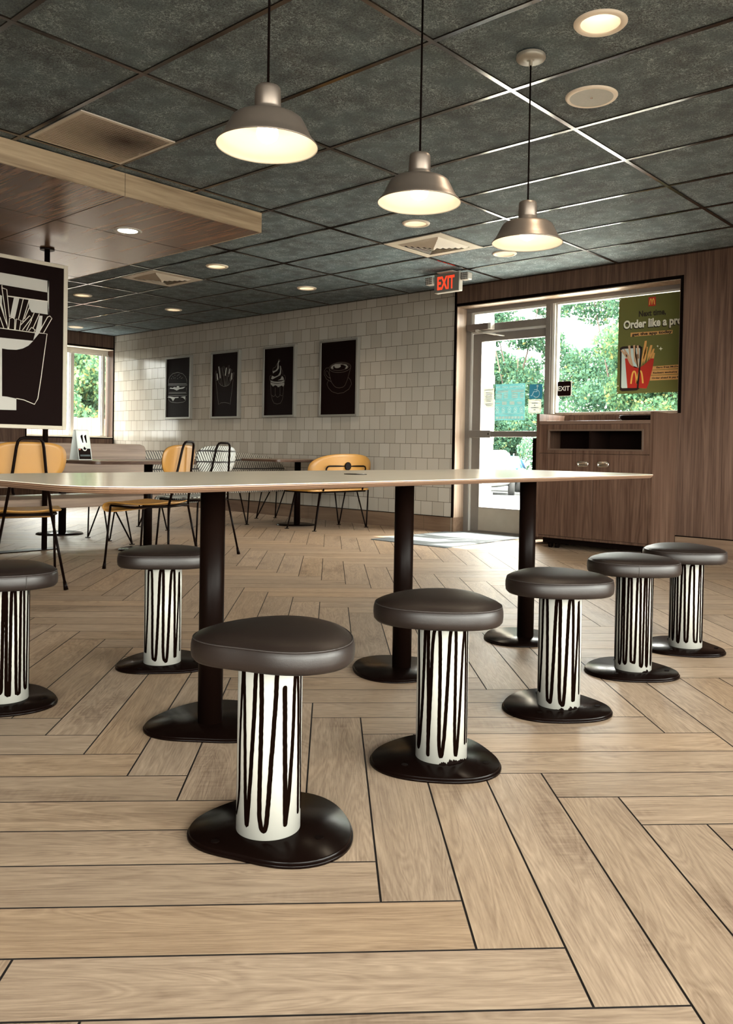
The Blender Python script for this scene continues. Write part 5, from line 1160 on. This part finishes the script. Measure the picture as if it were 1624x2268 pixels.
for band in ([(-3.393, 1.934), (-2.998, 1.934), (-2.998, 1.965), (-3.393, 1.972)], [(-3.180, 1.620), (-2.866, 1.622), (-2.866, 1.656), (-3.178, 1.652)], [(-3.190, 1.573), (-2.866, 1.573), (-2.866, 1.616), (-3.186, 1.616)], [(-3.199, 1.524), (-2.866, 1.524), (-2.866, 1.568), (-3.194, 1.568)]): flat('orange_band', [band], INKO, 0.0016)
text_obj('get the app today', -3.3798, 0.377, 1.941, 0.026, lambda u, v, d: po(u, v, d + 0.001), INKD, t, 'lettering', bold=0.04)
text_obj("Earn free McDonald", -3.1388, 0.262, 1.632, 0.015, lambda u, v, d: po(u, v, d + 0.001), INKD, t, 'lettering', bold=0.04)
text_obj("Redeem exclusive deals", -3.1700, 0.292, 1.585, 0.015, lambda u, v, d: po(u, v, d + 0.001), INKD, t, 'lettering', bold=0.04)
text_obj("Order ahead & pay faster", -3.1800, 0.300, 1.538, 0.015, lambda u, v, d: po(u, v, d + 0.001), INKD, t, 'lettering', bold=0.04)
ct = P['carton']
flat('fry_group', [P['f6'], P['f7'], P['f8'], P['f9'], P['f10']], INKP, 0.0017)
ph = P['phone']; flat('phone_outline', [ph], INKD, 0.0019); flat('phone_screen', [P['phonein']], INKS, 0.0022)
flat('carton', [[ct[0], ct[1], ct[2], ct[3], ct[4], ct[5], ct[6], ct[7], ct[8], ct[9], ct[10], ct[11], ct[12], ct[13]]], INKR, 0.0025)
flat('pale_fries', [P['f1'], P['f2'], P['f3'], P['f4'], P['f5'], P['f11']], INKQ, 0.0028)
x0_ = P['arch'][0][0]; x1_ = P['arch2'][-1][0]; arches(x0_, x1_, P['arch'][0][1] + 0.002, P['arch'][2][1] + 0.004, 0.0155, INKY, 0.0032, 'carton_emblem')
b = MB(); b.ribbon([ph[3], ((ph[3][0] + ph[5][0]) / 2, (ph[3][1] + ph[5][1]) / 2), ph[5]], 0.016, po, 0.0036); b.ribbon([ph[5], ph[6], ph[7], ph[0]][:3], 0.014, po, 0.0036); b.build('phone_edge', INKD, t, recalc=False)
flat('sparkle', [P['star1']], INKW, 0.002); flat('sparkle', [P['star2']], INKW, 0.002)
b = MB()
for (u, v) in ((-3.500, 2.288), (-3.506, 1.487), (-3.509, 1.426)): b.face([b.v(po(u + 0.005 * cos(k * pi / 5), v + 0.005 * sin(k * pi / 5), 0.002)) for k in range(10)])
b.build('grommet', INKW, t, recalc=False)

# ================================================================== outdoors
def leaf_mat():
    t = NT('sunlit_leaves'); at = t.n('Attribute'); at.attribute_name = 'leaf'
    a = t.n('BsdfDiffuse'); b_ = t.n('BsdfTranslucent'); t.l(at.outputs['Color'], a.inputs[0]); t.l(at.outputs['Color'], b_.inputs[0])
    m = t.n('MixShader'); m.inputs[0].default_value = 0.45; t.l(a.outputs[0], m.inputs[1]); t.l(b_.outputs[0], m.inputs[2]); t.l(m.outputs[0], t.out.inputs[0]); return t.m
LEAF = leaf_mat(); BARK = mat('grey_brown_bark', (0.10, 0.075, 0.06), 0.9, noise=0.3, nscale=8)
PAL = [((0.145, 0.200, 0.155), 5), ((0.115, 0.168, 0.135), 4), ((0.185, 0.230, 0.165), 2), ((0.235, 0.23, 0.15), 0.4), ((0.155, 0.222, 0.185), 4)]
PALY = [((0.14, 0.20, 0.148), 4), ((0.19, 0.23, 0.155), 3), ((0.25, 0.24, 0.15), 0.7), ((0.115, 0.168, 0.13), 2)]
def foliage(b, rng, blobs, n, size, pal, cl):
    ws = [k[1] for k in pal]; tot = sum(bl[3] * bl[4] * bl[5] for bl in blobs)
    for (cx, cy, cz, rx, ry, rz) in blobs:
        for _ in range(int(n * rx * ry * rz / tot)):
            while True:
                p = Vector((rng.uniform(-1, 1), rng.uniform(-1, 1), rng.uniform(-1, 1)))
                if 0.25 < p.length < 1: break
            p = Vector((cx + p.x * rx, cy + p.y * ry, cz + p.z * rz))
            d = Vector((rng.gauss(0, 1), rng.gauss(0, 1), rng.gauss(0, 0.7))).normalized(); e = d.orthogonal(); e.rotate(Matrix.Rotation(rng.uniform(0, 6.28), 3, d)); g = d.cross(e)
            s_ = size * rng.uniform(0.6, 1.3); u, v = e * s_, g * s_ * 0.62
            f = b.face([b.v(p - u), b.v(p - v * 0.9 + u * 0.1), b.v(p + u), b.v(p + v * 0.9 + u * 0.1)])
            c = rng.choices(pal, ws)[0][0]; k = rng.uniform(1.6, 2.3)
            for lp in f.loops: lp[cl] = (c[0] * k, c[1] * k, c[2] * k, 1)
def tree(name, label, x, y, z, blobs, n, size, pal, seed, trunk=0.16, top=3.0, group='trees beyond the car park'):
    rng = random.Random(seed); t = thing(name, label, 'tree', (x, y, z), 0, group)
    b = MB(); cl = b.bm.loops.layers.color.new('leaf'); foliage(b, rng, blobs, n, size, pal, cl)
    b.build('crown', LEAF, t, recalc=False)
    b = MB(); b.tube([(0, 0, 0), (0.05, 0.03, top * 0.4), (-0.08, 0, top)], trunk, 10, trunk * 0.55)
    for (cx, cy, cz, rx, ry, rz) in blobs[:7]:
        s_ = rng.uniform(0.45, 0.95); b.tube([(-0.05, 0, top * s_), (cx * 0.5, cy * 0.5, (top * s_ + cz) / 2 + 0.1), (cx * 0.9, cy * 0.9, cz)], trunk * 0.35, 6, 0.015)
    b.build('trunk', BARK, t)
    return t
def blobs_for(rng, n, R, z0, z1, r0, r1):
    return [(rng.uniform(-R, R), rng.uniform(-R, R), rng.uniform(z0, z1), *([rng.uniform(r0, r1)] * 2), rng.uniform(r0, r1) * 0.8) for _ in range(n)]
# along the door and shop window
TR = [(-23.6, 32.1, 'leafy green tree seen through the left part of the door glass', PAL, 15, 52000), (-20.2, 31.9, 'leafy green tree filling the middle of the door glass', PAL, 16, 56000),
      (-15.1, 30.8, 'loose-crowned tree with bright gaps in the left half of the shop window', PAL, 17, 50000), (-12.0, 29.2, 'yellowish green tree behind the poster edge in the shop window', PALY, 18, 44000), (-8.5, 31.0, 'tree behind the poster at the right end of the shop window', PAL, 19, 16000)]
for (x, y, lab, pal, sd_, n) in TR:
    rng = random.Random(sd_); bl = blobs_for(rng, 24, 2.2, 1.8, 9.6, 0.75, 1.35)
    tree('leafy_tree', lab, x, y, -0.76, bl, n, 0.060, pal, sd_, 0.15, 4.5)
for k, (x, y) in enumerate(((-21.6, 31.0), (-17.3, 31.6), (-12.9, 24.6), (-10.2, 23.6), (-14.4, 27.0))):
    rng = random.Random(50 + k); bl = blobs_for(rng, 14, 1.2, 0.5, 2.2, 0.5, 0.8)
    tree('bushy_shrub', ('shrub behind the white car', 'shrub right of the white car', 'shrub low in the left of the shop window', 'shrub low in the shop window below the poster', 'shrub behind the waste cabinet top')[k] + ', dense green foliage', x, y, -0.66, bl, 20000, 0.040, (PAL, PALY)[k % 2], 60 + k, 0.05, 1.4, 'shrubs beyond the car park')
# through the left window; last three added unseen to block sky in tile reflections
for k, (x, y, pal, lab) in enumerate(((-26.0, 14.15, PALY, 'tree with a thick trunk seen through the far left window'), (-29.5, 16.8, PAL, 'dark green tree further back in the far left window'), (-24.5, 13.1, PALY, 'yellow-leaved small tree at the right of the far left window'), (-27.5, 11.2, PAL, 'green tree hidden mostly by the hanging sign outside the left window'), (-25.5, 7.0, PAL, 'first of three unseen trees added to keep open sky out of the tile reflections'), (-25.0, 3.0, PALY, 'second of three unseen trees added to keep open sky out of the tile reflections'), (-26.0, -1.5, PAL, 'last of three unseen trees added to keep open sky out of the tile reflections'))):
    rng = random.Random(80 + k); bl = blobs_for(rng, 20, 1.8, (2.6, 1.5, 1.4, 2.0, 1.2, 1.2, 1.2)[k], (6.5, 7, 3.6, 6, 8, 8, 8)[k], 0.6, 1.1)
    tree('leafy_tree', lab, x, y, -0.3, bl, 26000 if k < 3 else 9000, 0.058 if k < 3 else 0.10, pal, 90 + k, (0.24, 0.15, 0.08, 0.15, 0.15, 0.15, 0.15)[k], 3.6, 'trees outside the left window')
FEN = wood('weathered_fence_board', (0.085, 0.05, 0.04), (0.19, 0.125, 0.10), (9, 9, 0.6), 0.8)
b = MB(); rng = random.Random(3); yy = 8.0; 
while yy < 12.9: b.box(-22.03, yy, -0.17, -22.0, yy + 0.137, 1.62 + rng.uniform(-.03, .03)); yy += 0.145
b.box(-22.07, 8.0, 0.3, -22.031, 12.9, 0.39); b.box(-22.07, 8.0, 1.2, -22.031, 12.9, 1.29)
tag(b.build('wooden_fence', FEN), 'brown board fence outside the far left window', 'fence')
t = thing('yellow_utility_box', 'yellow box with a dark vent seen low in the far left window', 'utility box', (-20.2, 11.95, -0.18))
b = MB(); b.box(-0.25, -0.3, 0, 0.25, 0.45, 1.60, 0.02); b.build('body', mat('yellow_painted_box', (0.3, 0.2, 0.05), 0.6, noise=0.06), t)
b = MB(); b.box(0.2505, -0.10, 1.28, 0.262, 0.12, 1.42); b.build('vent', mat('brown_vent', (0.10, 0.07, 0.05), 0.6), t)
# cars
CG = mat('car_window_glass', (0.16, 0.24, 0.26), 0.08, 0, 0.8, noise=0.05); TYRE = mat('dark_tyre', (0.02, 0.02, 0.02), 0.8, noise=0.1); TAIL = mat('red_tail_light', (0.6, 0.07, 0.05), 0.25, noise=0.05)
def car(label, x, y, z, rz, paint):
    t = thing('parked_car', label, 'car', (x, y, z), rz, 'cars in the car park')
    # local: +y is the rear, length 4.5, sections of half width and height
    st = [(-2.22, 0.66, 0.34, 0.66), (-2.05, 0.80, 0.24, 0.78), (-1.2, 0.88, 0.20, 0.90), (-0.6, 0.89, 0.20, 0.95), (0.6, 0.90, 0.20, 0.98), (1.5, 0.89, 0.22, 1.00), (2.05, 0.83, 0.28, 0.98), (2.25, 0.72, 0.36, 0.86)]
    b = MB(); b.rings([[(-hw_ * 0.92, yv, zb), (-hw_, yv, (zb + zt) / 2), (-hw_ * 0.93, yv, zt - 0.06), (-hw_ * 0.8, yv, zt), (hw_ * 0.8, yv, zt), (hw_ * 0.93, yv, zt - 0.06), (hw_, yv, (zb + zt) / 2), (hw_ * 0.92, yv, zb)] for yv, hw_, zb, zt in st]); b.build('body', paint, t, sub=2)
    b = MB(); b.rings([[(-0.76, -0.95, 0.90), (0.76, -0.95, 0.90), (0.78, 1.75, 0.95), (-0.78, 1.75, 0.95)], [(-0.66, -0.35, 1.26), (0.66, -0.35, 1.26), (0.67, 1.25, 1.30), (-0.67, 1.25, 1.30)]], False, False); b.build('windows', CG, t)
    b = MB(); b.rings([[(-0.67, -0.40, 1.24), (0.67, -0.40, 1.24), (0.68, 1.30, 1.28), (-0.68, 1.30, 1.28)], [(-0.62, -0.2, 1.40), (0.62, -0.2, 1.40), (0.62, 1.0, 1.41), (-0.62, 1.0, 1.41)]]); b.build('roof', paint, t, bevel=0.05)
    b = MB()
    for s_ in (-1, 1):
        b.tube([(s_ * 0.79, 1.78, 0.94), (s_ * 0.68, 1.22, 1.30)], 0.045, 8); b.tube([(s_ * 0.77, -0.97, 0.90), (s_ * 0.665, -0.33, 1.28)], 0.045, 8); b.tube([(s_ * 0.79, 0.35, 0.94), (s_ * 0.675, 0.35, 1.28)], 0.035, 8)
    b.build('pillars', paint, t)
    for s_ in (-1, 1):
        for wy in (-1.38, 1.38):
            b = MB(); b.M = Matrix.Translation((s_ * 0.80, wy, 0.32)) @ Matrix.Rotation(radians(90), 4, 'Y'); b.lathe([(0.0, -0.10), (0.28, -0.10), (0.32, -0.06), (0.32, 0.06), (0.28, 0.10), (0.0, 0.10)], 28); b.build('wheel', TYRE, t)
        b = MB(); b.box(s_ * 0.50 - 0.16, 2.06, 0.74, s_ * 0.50 + 0.16, 2.19, 0.86, 0.03); b.build('tail_light', TAIL, t)
        b = MB(); b.box(s_ * 0.90 - 0.03, -0.72, 0.93, s_ * 0.90 + 0.10 * s_ + 0.03, -0.58, 1.05, 0.02); b.build('mirror', paint, t)
    b = MB(); b.box(-0.26, 2.225, 0.52, 0.26, 2.262, 0.64); b.build('number_plate', WHITEP, t)
WHC = mat('white_car_paint', (0.80, 0.80, 0.78), 0.25, 0, 0.5, coat=0.5, noise=0.02); BLC = mat('blue_car_paint', (0.09, 0.27, 0.52), 0.3, 0, 0.5, coat=0.5, noise=0.03)
car('white car parked outside, seen from behind through the door glass', -15.45, 22.7, -0.49, radians(212), WHC)
car('blue car parked beyond the white car outside the door', -18.45, 28.2, -0.69, radians(205), BLC)
